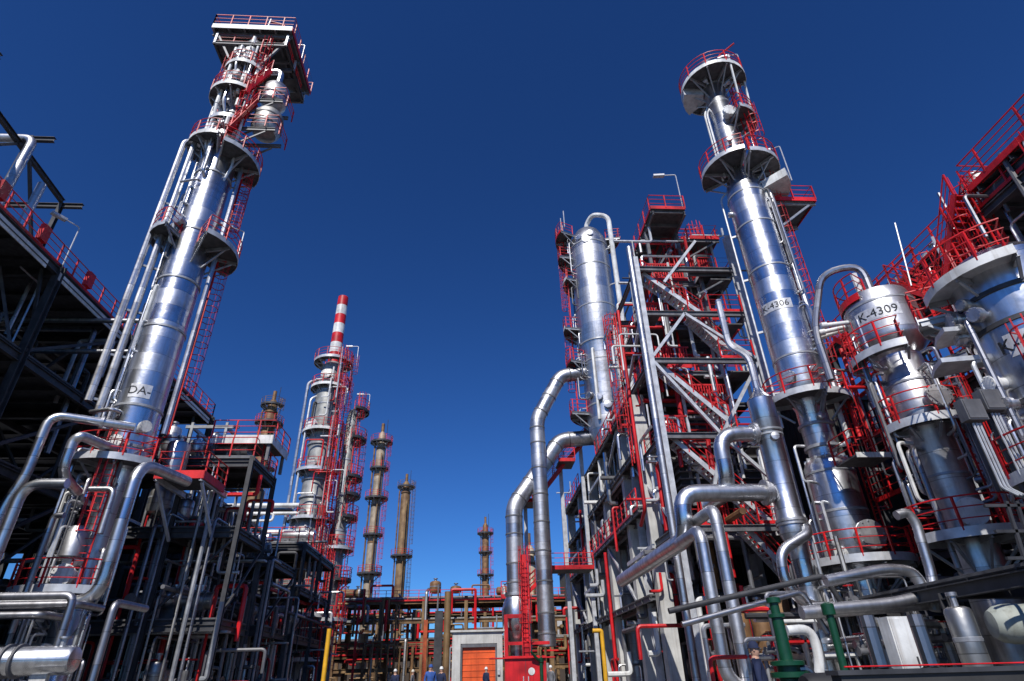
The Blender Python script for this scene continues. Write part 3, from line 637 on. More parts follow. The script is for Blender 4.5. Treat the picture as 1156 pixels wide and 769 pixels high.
# small-bore tubing on the columns
for t, n, rr, z0_, z1_, aa in ((c, 60, 1.7, .5, 11.5, (150, 340)), (c, 26, 1.25, 12, 31, (190, 240)), (K, 26, 1.35, 14, 36, (-60, -10)), (K, 12, 1.5, 1, 13, (160, 215)), (K2, 16, 1.5, 6, 14, (140, 190)), (K2, 16, 1.5, 6, 12, (262, 330)), (K3, 8, 1.9, 5.5, 11, (120, 185)), (K3, 12, 1.9, 5.5, 11, (262, 310)), (C3, 34, 2.2, 20, 41, (110, 210))):
    for i in range(n):
        a = rng.uniform(*aa); z = rng.uniform(z0_ + 1, z1_); r_ = rng.uniform(.03, .09); L = min(z - z0_, rng.uniform(1, 7 if t in (c, K) else 4)); R_ = rr * rng.uniform(.85, 1.1)
        t.pipe([(rr * .6, a, z), (R_, a, z), (R_, a, z - L), (rr * .6, a + rng.uniform(-8, 8), z - L)], r_, rng.choice((PIPE, GALVL, CLADW, PIPED, WHITE, GREY)), .2, 'small_bore_pipe', 7)
for i in range(10): K3.nozzle(1.5, rng.uniform(150, 185), rng.choice((rng.uniform(5, 8), rng.uniform(10, 11))), .3, rng.uniform(.1, .22), rng.choice((CLADW, CLADG)))
# ================================================================== RIGHT STEEL STAIR STRUCTURE (front face y = 29)
YF, YB = 29.0, 35.5; XL, XM, XR = 10.0, 13.3, 16.4
ZL = [7.6, PY(757, 487, YF).z, PY(738, 403, YF).z, PY(727, 350, YF).z, PY(718, 300, YF).z]
posts = [(XL, YF, 0, ZL[4] + .6), (XR, YF, 0, ZL[4] + 2.5), (XL, YB, 0, ZL[4]), (XR, YB, 0, ZL[4] + 2.5), (XM + .3, YB, 0, ZL[4])]
beams = []
for z in ZL:
    for y in (YF, YB): beams.append(((XL + .16, y, z - .25), (XR - .16, y, z - .25)))
    for x in (XL, XR): beams.append(((x, YF + .16, z - .25), (x, YB - .16, z - .25)))
node = (XM - .1, YF - .1, ZL[1] - .25)
br = [((XL + .15, YF - .1, ZL[2] - .4), node), (node, (XR - .15, YF - .1, ZL[2] - .4)), ((XM - 1.7, YF - .1, ZL[0]), node), ((XM - .1, YF - .1, ZL[1] - .3), (XR - .15, YF - .1, ZL[0] + 1.2)),
      ((XL + .15, YF - .1, ZL[2]), (XM - .8, YF - .1, ZL[3] - .3)), ((XM - .8, YF - .1, ZL[3] - .3), (XR - .2, YF - .1, ZL[2] - .1)), ((XL + 1.6, YF - .1, ZL[3] + 2.0), (XR - 2.2, YF - .1, ZL[4] + 2.0)),
      ((XL, YF + .3, ZL[0]), (XL, YB - .3, ZL[1])), ((XL, YB - .3, ZL[2]), (XL, YF + .3, ZL[3]))]
decks = [(XL, XR, YF + 1.6, YB, ZL[0]), (XL + .2, XR, YF + 1.7, YB, ZL[1]), (XL + .2, XR, YF + 1.7, YB, ZL[2]), (XL + .2, XR, YF + 1.7, YB, ZL[3]), (XL + 1.9, XR, YF + 1.5, YB, ZL[4])]
rails = []
for z in ZL[1:4]: rails.append([(XL + .1, YB, z), (XL + .1, YF + 1.8, z), (XR - .2, YF + 1.8, z)])
for z in ZL[:4]: rails.append([(XR - .2, YF - .05, z + .05), (XM + .9, YF - .05, z + .05)])
rails.append([(XL + 1.9, YB, ZL[4]), (XL + 1.9, YF + 1.6, ZL[4]), (XR, YF + 1.6, ZL[4])])
SF = frame_thing('stair_structure', 'open steel stair structure with crossed braces and red handrails left of column K-4306', 'structure', (13.2, 32, 0), posts, GALVL, .36, GREY, beams, (.2, .32), br, GALVL, .17, decks, RED, rails)
MB().tube([(XL - .35, YF - .3, 0), (XL - .35, YF - .3, ZL[4] + 1.2)], .19, 12).build('downpipe', CLADW, SF)
for z in (5, 11, 17): MB().bar((XL - .4, YF - .3, z), (XL + .1, YF, z), .1, .1).build('pipe_support', RED, SF)
# zig-zag flights along the front face
for (xa, za, xb, zb) in ((XM + .6, ZL[3] - .1, XL + .5, ZL[4] - .3), (XM + .8, ZL[1] + .6, XL + .5, ZL[2] - .2), (XR - 1.2, ZL[2] + .4, XM - .3, ZL[3]), (XR - .3, 4.2, XM + .3, ZL[0] - .1), (XM + 1.8, ZL[0], XL + .5, ZL[1] - .1)):
    stair(SF, (xa, YF + .8, za), (xb, YF + .8, zb), .9)
for z in (ZL[1], ZL[2], ZL[3], ZL[4]):
    MB().box((XL + .55, YF + .8, z - .25), (1.1, 1.2, .08)).build('landing', DECK, SF); MB().box((XR - .9, YF + .8, z - .8), (1.4, 1.2, .08)).build('landing', DECK, SF)
# red cladding screens seen in the bays
for (x0_, x1_, z0_, z1_) in ((XL + .9, XM - .3, ZL[2] + .2, ZL[2] + 1.5), (XL + 1.2, XM + .6, ZL[4] + .1, ZL[4] + 1.3), (XM - .8, XR - 1.4, ZL[1] + 2.4, ZL[1] + 3.5), (XL + 1.8, XM + .4, ZL[0] + .3, ZL[0] + 1.6), (XL + .5, XM - .9, ZL[3] + .3, ZL[3] + 1.5), (XM + .2, XR - .8, ZL[3] + .4, ZL[3] + 1.7), (XM + 1.0, XR - .4, ZL[4] + .3, ZL[4] + 2.2), (XL + .6, XM - 1.2, ZL[1] + .3, ZL[1] + 1.5)):
    mb = MB(); n = int((x1_ - x0_) / .16)
    for i in range(n): mb.bar((x0_ + i * .16, YF + 1.5, z0_), (x0_ + i * .16, YF + 1.5, z1_), .07, .04)
    mb.bar((x0_, YF + 1.5, z1_), (x1_, YF + 1.5, z1_), .08, .1); mb.bar((x0_, YF + 1.5, z0_), (x1_, YF + 1.5, z0_), .08, .25); mb.build('barred_screen', RED, SF)
# top cantilever platform
TP = thing('roof_platform', (12.6, 31, ZL[4] + 1), 'dark-bottomed platform with red railings standing highest on the stair structure', 'platform')
zt_ = 28.2; tx0, tx1, ty0, ty1 = 11.55, 13.9, 28.6, 34.4
MB().box(((tx0 + tx1) / 2, (ty0 + ty1) / 2, zt_ - .04), (tx1 - tx0, ty1 - ty0, .08)).build('deck', DECK, TP)
rail_mesh(MB(), [(tx1, ty0, zt_), (tx0, ty0, zt_), (tx0, ty1, zt_), (tx1, ty1, zt_)]).build('railing', RED, TP); toe_mesh(MB(), [(tx1, ty0, zt_), (tx0, ty0, zt_), (tx0, ty1, zt_)], h=.26).build('toe_plate', RED, TP)
mb = MB()
for i in range(5): y = ty0 + .2 + i * (ty1 - ty0 - .4) / 4; mb.ibeam((tx0, y, zt_ - .2), (tx1, y, zt_ - .2), .12, .24)
for x in (tx0 + .1, tx1 - .1): mb.ibeam((x, ty0, zt_ - .45), (x, ty1, zt_ - .45), .14, .28)
mb.build('joists', GREY, TP)
for x in (tx0 + .1, tx1 - .1):
    for y in (30.6, 34): MB().bar((x, y, ZL[4]), (x, y, zt_ - .5), .2, .2).build('support_post', GREY, TP)
MB().bar((tx0 + .1, 30.6, ZL[4] + .4), (tx1 - .1, 30.6, zt_ - .8), .12, .12).build('brace', GREY, TP)
mb = MB(); n = 22
for i in range(n): mb.bar((tx0 + .3, 30.4 + i * .16, ZL[4] + .2), (tx0 + .3, 30.4 + i * .16, ZL[4] + 1.5), .05, .05)
mb.bar((tx0 + .3, 30.4, ZL[4] + 1.5), (tx0 + .3, 34, ZL[4] + 1.5), .08, .08); mb.build('barred_screen', RED, TP)
dress(TP, 11, 16.6, 30.4, 35, 20, 27.5, 60, (RED, RED, GREY, GALVL, WHITE, STEEL), .04, .13)
for z_ in (ZL[4] + 2.2, ZL[4] + 4.2):
    d_ = MB().box((14.6, 33, z_), (3.2, 3, .08)).build('deck', DECK, TP); rail_mesh(MB(), [(13.0, 34.5, z_), (13.0, 31.5, z_), (16.2, 31.5, z_)], rr=.04).build('railing', RED, d_); toe_mesh(MB(), [(13.0, 34.5, z_), (13.0, 31.5, z_), (16.2, 31.5, z_)], h=.3).build('toe_plate', RED, d_)
ladder(TP, (13.2, 31.2, 0), (0, -1, 0), ZL[3], ZL[4] + 2.2); ladder(TP, (15.4, 31.2, 0), (0, -1, 0), ZL[4], ZL[4] + 4.2)
floodlight((tx1 - .1, ty0 + .1, zt_), (-1, .1), 3.2, 'floodlight on a tall pole at the corner of the highest stair structure platform', .8)
for k, (x, y, z, sx, sy) in enumerate(((15.3, 31.2, 26.6, 2.0, 3.0), (15.4, 29.9, 23.4, 2.2, 1.4))):
    t = thing('side_platform', (x, y, z - .4), ('small red-railed platform between the highest stair platform and column K-4306', 'grey-edged balcony just left of column K-4306 near its middle')[k], 'platform')
    MB().box((x, y, z), (sx, sy, .08)).build('deck', DECK, t)
    P4 = [(x - sx / 2, y + sy / 2, z), (x - sx / 2, y - sy / 2, z), (x + sx / 2, y - sy / 2, z), (x + sx / 2, y + sy / 2, z)]
    rail_mesh(MB(), P4).build('railing', RED, t); toe_mesh(MB(), P4, h=.28).build('toe_plate', WHITE if k == 1 else RED, t)
    for yy in (y - sy / 2 + .1, y + sy / 2 - .1): MB().ibeam((x - sx / 2 - .8, yy, z - .2), (x + sx / 2, yy, z - .2), .12, .24).bar((x - sx / 2 - .6, yy, z - 1.8), (x + sx / 2 - .3, yy, z - .3), .1, .1).build('bracket', GREY, t)
    MB().bar((x - sx / 2 + .2, y, z - .05), (x - sx / 2 + .2, y, z - 4), .2, .2).build('support_post', GREY, t)

dress(SF, XL + .2, XR, YF + .2, YF + 1.6, 2, ZL[4] + 3, 52, (CLADW, GALVL, PIPE, RED, RED, WHITE, GREY), .04, .12)
dress(SF, XL - .3, XL + .4, YF, YB, 3, ZL[4], 26, (CLADW, GALVL, PIPE, RED), .04, .12)
dress(SF, XL + 1, XR + 1.5, YF + 1.5, YB, ZL[3] - 2, ZL[4] + 4.5, 22, (GREY, GALVL, RED, STEEL), .05, .12)
for z in ZL[:4]:
    for x in (XL + 2.1, XM + 1.2): MB().bar((x, YF + 1.55, z), (x, YF + 1.55, z + 3.0), .14, .14).build('secondary_post', GALVL, SF)
    rail_mesh(MB(), [(XL + .4, YF + 1.7, z + .02), (XR - .3, YF + 1.7, z + .02)], rr=.03).build('railing', RED, SF)
# second steel tower further right/back that carries the red platforms
# equipment inside the structure
k = 0
for z in ZL[:5]:
    for j in range(2):
        x = (11.8, 14.9)[j]
        if (k % 3) != 2: exchanger((x, 33.4, z + 1.05), (0, 1, 0) if k % 2 else (1, 0, 0), 2.6, .52, 'grey heat exchanger lying on a deck of the stair structure', CLADG, 'exchangers on the stair structure decks')
        else: drum((x, 33.2), z, z + 2.4, .55, 'small upright drum standing on a deck of the stair structure', CLADG, 'drums on the stair structure decks')
        k += 1

# ================================================================== CONCRETE-LEGGED STRUCTURE BEHIND (left face x = 10)
posts = [(x, y, 0, 16.2) for x in (10.1, 17.5) for y in (37.6, 44, 49.5, 55, 62)] + [(10.1, 33.2, 0, 16.4)]
zc = [4.9, 9.6, 12.8, 16.2]
beams = []
ys_ = [37.6, 44, 49.5, 55, 62]
for z in zc:
    for y in ys_: beams.append(((10.5, y, z - .3), (17.1, y, z - .3)))
    for a, b in zip(ys_, ys_[1:]): beams.append(((10.1, a + .4, z - .3), (10.1, b - .4, z - .3)))
    beams.append(((10.1, 33.6, z - .3), (10.1, 37.2, z - .3)))
decks = [(9.4, 17.5, 33.5, 62, z) for z in zc]
rails = [[(9.4, 62, zc[1]), (9.4, 33.6, zc[1])], [(9.4, 62, zc[3]), (9.4, 52, zc[3])], [(9.4, 43.5, zc[3]), (9.4, 33.6, zc[3])]]
CF = frame_thing('process_structure', 'long structure on thick white concrete legs with red-railed decks, behind the stair structure', 'structure', (13.5, 47, 0), posts, CONC, .72, GREY, beams, (.25, .4), (), None, .16, decks, RED, rails)
dress(CF, 9.2, 10.6, 33.5, 61, 1, 17, 60, (CLADW, GALVL, PIPE, GREY, RED, WHITE), .05, .16)
dress(CF, 10.6, 16, 33.5, 61, 1, 16, 38, (PIPED, GALVL, GREY, RED, BROWN), .05, .14)
for y0_, y1_, za, zb in ((44, 49.5, 9.8, 12.6), (55, 49.5, 9.8, 12.6), (37.6, 44, 5, 9.2), (55, 62, 5, 9.2), (44, 37.6, 12.9, 15.9)): MB().bar((9.75, y0_, za), (9.75, y1_, zb), .16, .16).build('brace', GALVL, CF)
for y, z in ((40, 12.4), (46, 14.6), (52, 7.4), (58, 11.2), (35.5, 7.2)): MB().bar((9.7, y - 3, z), (9.7, y + 3, z), .14, .22).build('beam', GALVL, CF)
k = 0
for z in zc[:3] + [0.3]:
    for y in (36.5, 41, 46.8, 52, 58.5):
        x = 12.3 + (k * 37 % 11) * .3
        if k % 4 in (0, 2): exchanger((x, y, z + 1.1), (1, 0, 0) if k % 3 else (0, 1, 0), 3.2, .55, 'grey heat exchanger lying between the concrete legs', rng.choice((CLADG, CLADW)), 'exchangers among the concrete legs')
        else: drum((x, y), z, z + 2.7, .65, 'upright drum standing between the concrete legs', rng.choice((CLADG, CLADW, BROWN)), 'drums among the concrete legs')
        k += 1
# caged ladder towers and stairs on its left end
ST = thing('stair_tower', (6.5, 47.5, 0), 'red stair tower beside the bright ducts climbing towards the domed column', 'stairs')
for (xa, za, xb, zb) in ((4.8, 13.6, 7.6, 17), (7.6, 17, 10.6, 20.2), (3.6, 6.4, 5.9, 8.4)): stair(ST, (xa, 48.6, za), (xb, 48.6, zb), 1.0, sm=RED)
for (x0_, x1_, z_) in ((5.8, 9.2, 8.4), (3.8, 5.0, 13.6), (7.0, 8.4, 17), (9.6, 13, 20.2), (2.0, 4.0, 6.4)):
    MB().box(((x0_ + x1_) / 2, 48.4, z_ - .05), (x1_ - x0_, 2.2, .1)).build('deck', DECK, ST)
    rail_mesh(MB(), [(x0_, 47.3, z_), (x1_, 47.3, z_)]).build('railing', RED, ST); toe_mesh(MB(), [(x0_, 47.3, z_), (x1_, 47.3, z_)], h=.3).build('toe_plate', RED, ST)
for x, z_ in ((4.2, 13.6), (7.4, 17), (9.3, 20.2), (3.4, 8.4)): MB().bar((x, 49.3, 0), (x, 49.3, z_), .3, .3).build('post', RED if x < 4 else GALVL, ST)
ladder(ST, (3.55, 44.5, 0), (0, -1, 0), 2.2, 8.4)
MB().bar((3.55, 45, 0), (3.55, 45, 9), .4, .3).build('post', RED, ST); MB().bar((2.2, 45, 0), (2.2, 45, 5), .25, .25).build('post', RED, ST); MB().bar((2.2, 45, 4.9), (3.6, 45, 4.9), .2, .25).build('beam', RED, ST); MB().bar((2.2, 45, 3.2), (5.2, 45, 3.2), .2, .2).build('beam', RED, ST)

# long red-edged conduit running up the face of P2
pipe('fire_pipe', [(9.3, 31.8, 22.0), (9.3, 31.8, 9.0), (9.3, 33, 8.4)], .1, 'bright red upright pipe on the left face of the stair structure', RED, .3)
pipe('fire_pipe', [(9.35, 43.4, 8.8), (9.35, 43.4, 0)], .12, 'bright red upright pipe on a white concrete leg', RED)
for z0_ in (17, 12): ladder(SF, (9.4, 33.2, 0), (-1, 0, 0), z0_, z0_ + 4.5)

# ================================================================== LEFT DARK STRUCTURE
xs = [-34, -28, -22]; ys_ = [2, 8, 14, 20, 26, 33, 40, 46.5]; zs = [5.5, 10.5, 15.5, 20.6]
posts, beams = gridframe(xs, ys_, zs)
br = []
for i, z in enumerate(zs[:3]):
    for y0_, y1_ in ((14, 20), (26, 33), (33, 40)): br += [((-22, y0_, z), (-22, y1_, zs[i + 1] - .5)), ((-28, y1_, z), (-28, y0_, zs[i + 1] - .5))]
decks = [(-34, -22, 2, 46.5, z) for z in zs]
rails = [[(-22, 46.5, zs[3]), (-22, 2, zs[3])], [(-22, 46.5, zs[3]), (-34, 46.5, zs[3])], [(-22, 46.5, zs[2]), (-22, 34, zs[2])]]
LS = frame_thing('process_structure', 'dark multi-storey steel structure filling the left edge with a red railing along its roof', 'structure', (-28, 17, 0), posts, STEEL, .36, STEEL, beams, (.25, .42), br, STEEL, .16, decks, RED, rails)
mb = MB()
for y0_, y1_ in ((4, 9), (11.5, 17.5), (19, 25.0), (26, 32.6), (34, 39), (40, 46)): mb.bar((-21.95, y0_, zs[3] - .62), (-21.95, y1_, zs[3] - .62), .05, .45)
mb.build('fascia', WHITE, LS)
for y in (21, 24, 28): MB().box((-21.9, y, zs[3] + .55), (.25, .5, .9)).build('fire_box', RED, LS)
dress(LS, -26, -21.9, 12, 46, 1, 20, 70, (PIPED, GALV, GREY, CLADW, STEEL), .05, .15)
for i in range(24):
    y = rng.choice((14, 20, 26, 33, 40)); z = rng.choice(zs[:3]); MB().bar((-22.1 - rng.uniform(0, 5), y + rng.uniform(-2, 2), z), (-22.1 - rng.uniform(0, 5), y + rng.uniform(-2, 5), z + 4.6), .13, .13).build('brace', rng.choice((STEEL, GREY)), LS)
# upper pipe frame on its roof
UF = thing('roof_frame', (-25, 20, zs[3]), 'bare dark steel frame standing on the roof of the left structure', 'frame')
for y in (14, 18.5, 23, 26.5):
    zz_ = 27.6 if y < 20 else 27.0
    for x in (-24, -28): MB().ibeam((x, y, zs[3]), (x, y, zz_ - (1.5 if y > 25 else 0)), .22, .22, (0, 1, 0)).build('post', STEEL, UF)
    MB().ibeam((-28.6, y, zz_ - .2 - (1.5 if y > 25 else 0)), (-22.8, y, zz_ - .2 - (1.5 if y > 25 else 0)), .2, .3).build('beam', STEEL, UF)
for x in (-24, -28): MB().ibeam((x, 14, 26.8), (x, 26.5, 25.6), .2, .3).build('beam', STEEL, UF)
MB().bar((-24, 18.5, 21), (-24, 23, 26.5), .14, .14).build('brace', STEEL, UF); MB().bar((-24, 26.5, 21), (-24, 23, 26.5), .14, .14).build('brace', STEEL, UF)
u0 = PX(6, 215, -23.4); u1 = PX(33, 150, -23.4)
pipe('process_pipe', [(-23.4, u0.y, 20.6), (-23.4, u0.y, u1.z), (-25.5, u0.y, u1.z), (-25.5, u0.y, 23)], .22, 'shiny pipe bent over at the top of the roof frame on the left structure', CLADW, .5)
w0 = PX(48, 208, -23.2)
pipe('process_pipe', [(-23.2, w0.y, 20.6), (-23.2, w0.y, w0.z)], .2, 'straight shiny pipe standing nearest the end of the left structure roof', CLADW)
pipe('process_pipe', [(-23.6, 19.5, 20.6), (-23.6, 19.5, 24.4), (-26, 19.5, 24.4)], .16, 'shorter shiny pipe on the left structure roof at the photo edge', CLADW, .4)
f0 = PX(76, 288, -22.1)
floodlight((-22.1, f0.y, zs[3]), (-.5, -.8), 2.8, 'floodlight leaning over the red roof railing of the left structure', .7)
for (py_, x0_, lb) in ((362, -32, 'upper pale pipe reaching from the left structure to the tall column'), (397, -31, 'lower pale pipe reaching from the left structure to the tall column')):
    z_ = PY(100, py_, 29.6).z
    pipe('process_pipe', [(x0_, 29.6, z_), (-18.6, 29.6, z_)], .14, lb, CLADW)
# equipment inside
k = 0
for z in [0.2] + zs[:3]:
    for y in (5, 11, 17, 23, 29.5, 36.5, 43):
        x = -24.2 - (k * 29 % 7) * .9
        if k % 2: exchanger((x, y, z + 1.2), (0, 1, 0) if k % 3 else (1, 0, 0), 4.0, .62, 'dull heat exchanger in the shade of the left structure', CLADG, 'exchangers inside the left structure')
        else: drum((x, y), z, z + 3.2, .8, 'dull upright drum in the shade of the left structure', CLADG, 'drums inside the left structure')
        k += 1
for i in range(36):
    z = rng.choice(zs) - rng.uniform(.8, 2.2); y = rng.uniform(4, 32); x = rng.uniform(-30, -22.4); r_ = rng.uniform(.06, .17)
    a = rng.random()
    if a < .4: pts = [(x, max(2, y - rng.uniform(4, 14)), z), (x, y, z), (x, y, max(.3, z - rng.uniform(2, 6)))]
    elif a < .75: pts = [(-34, y, z), (x, y, z), (x, y, max(.3, z - rng.uniform(2, 8)))]
    else: pts = [(x, y, .2), (x, y, rng.choice(zs) + 1.0), (x - 2, y, rng.choice(zs) + 1)]
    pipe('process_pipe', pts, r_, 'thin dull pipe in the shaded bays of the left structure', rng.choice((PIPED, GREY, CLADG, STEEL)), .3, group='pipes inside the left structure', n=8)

# ================================================================== big pipes at the foot of the left column
Yp = 24.5
P_ = lambda a, b, y=Yp: PY(a, b, y)
A1, A2, A3 = P_(-14, 632), P_(57, 468), P_(132, 470)
pipe('process_pipe', [V((A1.x - .2, Yp, 0)), V((A1.x - .2, Yp, P_(30, 540).z - 1)), V((A2.x, Yp, P_(30, 540).z)), V((A2.x, Yp, A2.z)), V((A3.x, Yp + 1.5, A2.z))], .19, 'silver pipe climbing at the left edge, then turning right to the tall left column', PIPE, .6, fl=((3, .6),))
B1, B2 = P_(76, 546, 23.5), P_(28, 546, 23.5)
pipe('process_pipe', [V((B1.x, 23.5, B1.z)), V((B2.x, 23.5, B2.z)), V((B2.x, 23.5, 0))], .2, 'silver pipe with one elbow dropping along the left edge beside its taller neighbour', PIPE, .7)
D1, D2, D3, D4 = P_(168, 520, 24), P_(158, 522, 24), P_(112, 680, 24), P_(-40, 682, 24)
pipe('process_pipe', [V((D1.x + .3, 27, D1.z)), V((D2.x, 24, D2.z)), V((D2.x, 24, D3.z)), V((D4.x, 24, D3.z))], .24, 'fat silver pipe dropping in front of the tall left column and sweeping left', PIPE, .9)
E1 = P_(85, 492, 24.6)
pipe('process_pipe', [V((E1.x + .8, 26.5, E1.z)), V((E1.x + .25, 24.6, E1.z)), V((E1.x, 24.6, E1.z - .2)), V((E1.x, 24.6, P_(80, 535, 24.6).z)), V((E1.x, 26, P_(80, 545, 24.6).z))], .21, 'short silver elbow pipe leaving the foot of the tall left column', PIPE, .6)
pts = [P_(38, 645, 25), P_(45, 582, 25), P_(72, 583, 25)]
pipe('process_pipe', [V((pts[0].x, 25, 3)), V((pts[0].x, 25, pts[1].z)), V((pts[2].x, 25, pts[1].z))], .12, 'thin hooked pipe behind the red balcony rail at the left', PIPED, .3)
pts = [P_(118, 552, 25.5), P_(122, 575, 25.5)]
pipe('process_pipe', [V((pts[0].x - .6, 25.5, pts[0].z)), V((pts[1].x, 25.5, pts[0].z)), V((pts[1].x, 25.5, pts[1].z - 1))], .12, 'small bent pipe between the balconies of the tall left column', CLADW, .3)
for i, (ya, lb) in enumerate(((690, 'upper thin pipe lying under the fat sweeping pipe at the left'), (702, 'lower thin pipe lying under the fat sweeping pipe at the left'))):
    a = P_(-30, ya - 10, 23); b = P_(88 - 40 * i, ya - 8, 23)
    pipe('process_pipe', [V((a.x, 23, b.z)), V((b.x, 23, b.z)), V((b.x, 24.5, b.z))], .13, lb, PIPED, .3)
a = P_(84, 672, 22); b = P_(70, 735, 22)
pipe('process_pipe', [V((a.x - 3.3, 22, a.z)), V((a.x, 22, a.z)), V((a.x, 22, b.z - .3))], .13, 'thin pipe dropping onto the horizontal vessel at the lower left', PIPED, .3)
a = P_(130, 680, 21); pipe('process_pipe', [V((a.x, 21, 0)), V((a.x, 21, a.z)), V((a.x, 23, a.z))], .12, 'slim upright pipe right of the horizontal vessel at the lower left', PIPED, .3)
hv = P_(88, 745, 22)
HV = thing('horizontal_vessel', (hv.x - 2.5, 22, 0), 'silver horizontal vessel at the lower left corner with a dark plate and black ring flanges', 'vessel')
MB().lathe((hv.x - 5.6, 22, hv.z), [(.1, 0), (.3, .08), (.42, .3), (.42, 5.4), (.36, 5.5), (.1, 5.55)], 28, (1, 0, 0)).build('shell', CLAD, HV)
for q in (3.4, 3.75): MB().lathe((hv.x - 5.6 + q, 22, hv.z), [(.44, 0), (.5, .01), (.5, .09), (.44, .1)], 28, (1, 0, 0)).build('flange', GREY, HV)
MB().sector(0, 0, .425, .44, 30, 115, -.28, .28).build('x', STEEL, HV) if False else None
mb = MB(); b0 = len(mb.v); mb.sector(0, 0, .422, .436, 0, 75, -.25, .25); mb.v = [V((hv.x - 3.1 + p.z, 22 - p.x, hv.z + p.y)) for p in mb.v]; mb.build('name_plate', INK, HV)
for q in (1.2, 4.6): mb = MB().bar((hv.x - 5.6 + q, 22, 0), (hv.x - 5.6 + q, 22, hv.z - .3), .5, .2); mb.build('saddle', CONC, HV)
mb = MB().tube([(hv.x - 5.6 + 5.0, 22, hv.z + .3), (hv.x - .6, 22, hv.z + .65)], .1, 8); flange(mb, (hv.x - .6, 22, hv.z + .65), (0, 0, 1), .18, .03); mb.build('nozzle', CLADW, HV)
pipe('process_pipe', [(hv.x - 1.2, 21.0, 0), (hv.x - 1.2, 21.0, hv.z - .75), (hv.x + .2, 21.0, hv.z - .75), (hv.x + .2, 21, 0)], .15, 'low pale pipe bent in front of the horizontal vessel at the lower left', WHITE, .3)

# ================================================================== STEEL RACK between the left column and the centre tower
blocks = [([-20, -15.6, -12.2], [31.5, 35.5], [4.0, 8.3, 12.0]), ([-20, -15.6, -12.4], [38.5, 43.5], [4.2, 8.0]), ([-20, -16.2, -12.8], [46.5, 51.5, 56.5], [4.2, 7.4, 10.4])]
nm = ('dark steel rack just right of the tall left column under the small red balcony', 'lowest of the dark steel racks between the tall left column and the striped chimney tower', 'dark steel rack standing beside the striped chimney tower')
RK = []
for (xs, ys_, zs), lb in zip(blocks, nm):
    posts, beams = gridframe(xs, ys_, zs); br = [((xs[-1], ys_[0], zs[0]), (xs[-1], ys_[1], zs[1] - .5)), ((xs[-2], ys_[0], zs[0]), (xs[-1], ys_[0], zs[1] - .5))]
    decks = [(xs[0], xs[-1], ys_[0], ys_[-1], z) for z in zs]
    rails = [[(xs[-1], ys_[-1], z), (xs[-1], ys_[0], z), (xs[0], ys_[0], z)] for z in zs]
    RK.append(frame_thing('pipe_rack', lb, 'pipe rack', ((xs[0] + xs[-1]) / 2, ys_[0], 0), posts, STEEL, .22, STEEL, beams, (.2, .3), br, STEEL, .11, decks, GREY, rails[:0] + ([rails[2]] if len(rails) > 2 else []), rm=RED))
for t, (xs, ys_, zs) in zip(RK, blocks): dress(t, xs[1], xs[-1] + .3, ys_[0] - .4, ys_[-1], .8, zs[-1] + .8, 46, (PIPED, GALV, GREY, CLADW, RED, STEEL), .04, .12)
for i in range(18):
    x = rng.uniform(-16.5, -11.9); y = rng.choice((31.0, 31.2, 38.0, 38.2)); h = rng.uniform(5, 11) if y < 35 else rng.uniform(4, 8); MB().tube([(x, y, .3), (x, y, h), (x, y + 1.5, h)], rng.uniform(.05, .11), 8, .25).build('riser_pipe', rng.choice((PIPED, PIPED, GREY, GALV, CLADG)), RK[0] if y < 35 else RK[1])
# bright drum with red platform right of the left column
dp = PY(195, 515, 29.5)
BD = thing('balcony', (dp.x, 29.5, dp.z - 1.8), 'small bright red balcony carrying a silver drum beside the foot of the tall left column', 'platform')
bz = PY(195, 538, 29).z; bx0 = PY(172, 545, 28.5).x; bx1 = PY(228, 545, 28.5).x
MB().box(((bx0 + bx1) / 2, 29.8, bz - .05), (bx1 - bx0, 2.6, .1)).build('deck', DECK, BD)
pp = [(bx0, 31.1, bz), (bx0, 28.5, bz), (bx1, 28.5, bz), (bx1, 31.1, bz)]
rail_mesh(MB(), pp, rr=.035).build('railing', RED, BD); toe_mesh(MB(), pp, h=.4, t=.04, dz=-.25).build('toe_plate', RED, BD)
mb = MB()
for x in (bx0 + .1, bx1 - .1): mb.ibeam((x, 28.5, bz - .2), (x, 31.8, bz - .2), .16, .3); mb.bar((x, 28.7, bz - .4), (x, 31.3, bz - 2.6), .12, .12)
mb.build('bracket', GALVL, BD)
drum((dp.x, 29.9), bz, PY(195, 500, 29.5).z + .2, .55, 'short bright silver drum standing on the small red balcony', CLADW, None, legs=False)
mb = None
pa = PY(215, 502, 33); pb = PY(255, 502, 33)
t = thing('platform', ((-13.5), 33.5, pa.z - .9), 'pale-edged platform with red posts on top of the rack beside the tall left column', 'platform')
MB().box((-13.2, 33.5, pa.z), (3.4, 3.0, .08)).build('deck', DECK, t); pp = [(-14.9, 32, pa.z), (-11.5, 32, pa.z), (-11.5, 35, pa.z)]
rail_mesh(MB(), pp).build('railing', RED, t); toe_mesh(MB(), pp, h=.5, t=.04, dz=-.3).build('toe_plate', WHITE, t)
for x, y in ((-14.7, 32.2), (-11.7, 32.2), (-11.7, 34.8)): MB().bar((x, y, 12), (x, y, pa.z), .16, .16).build('support_post', GREY, t)
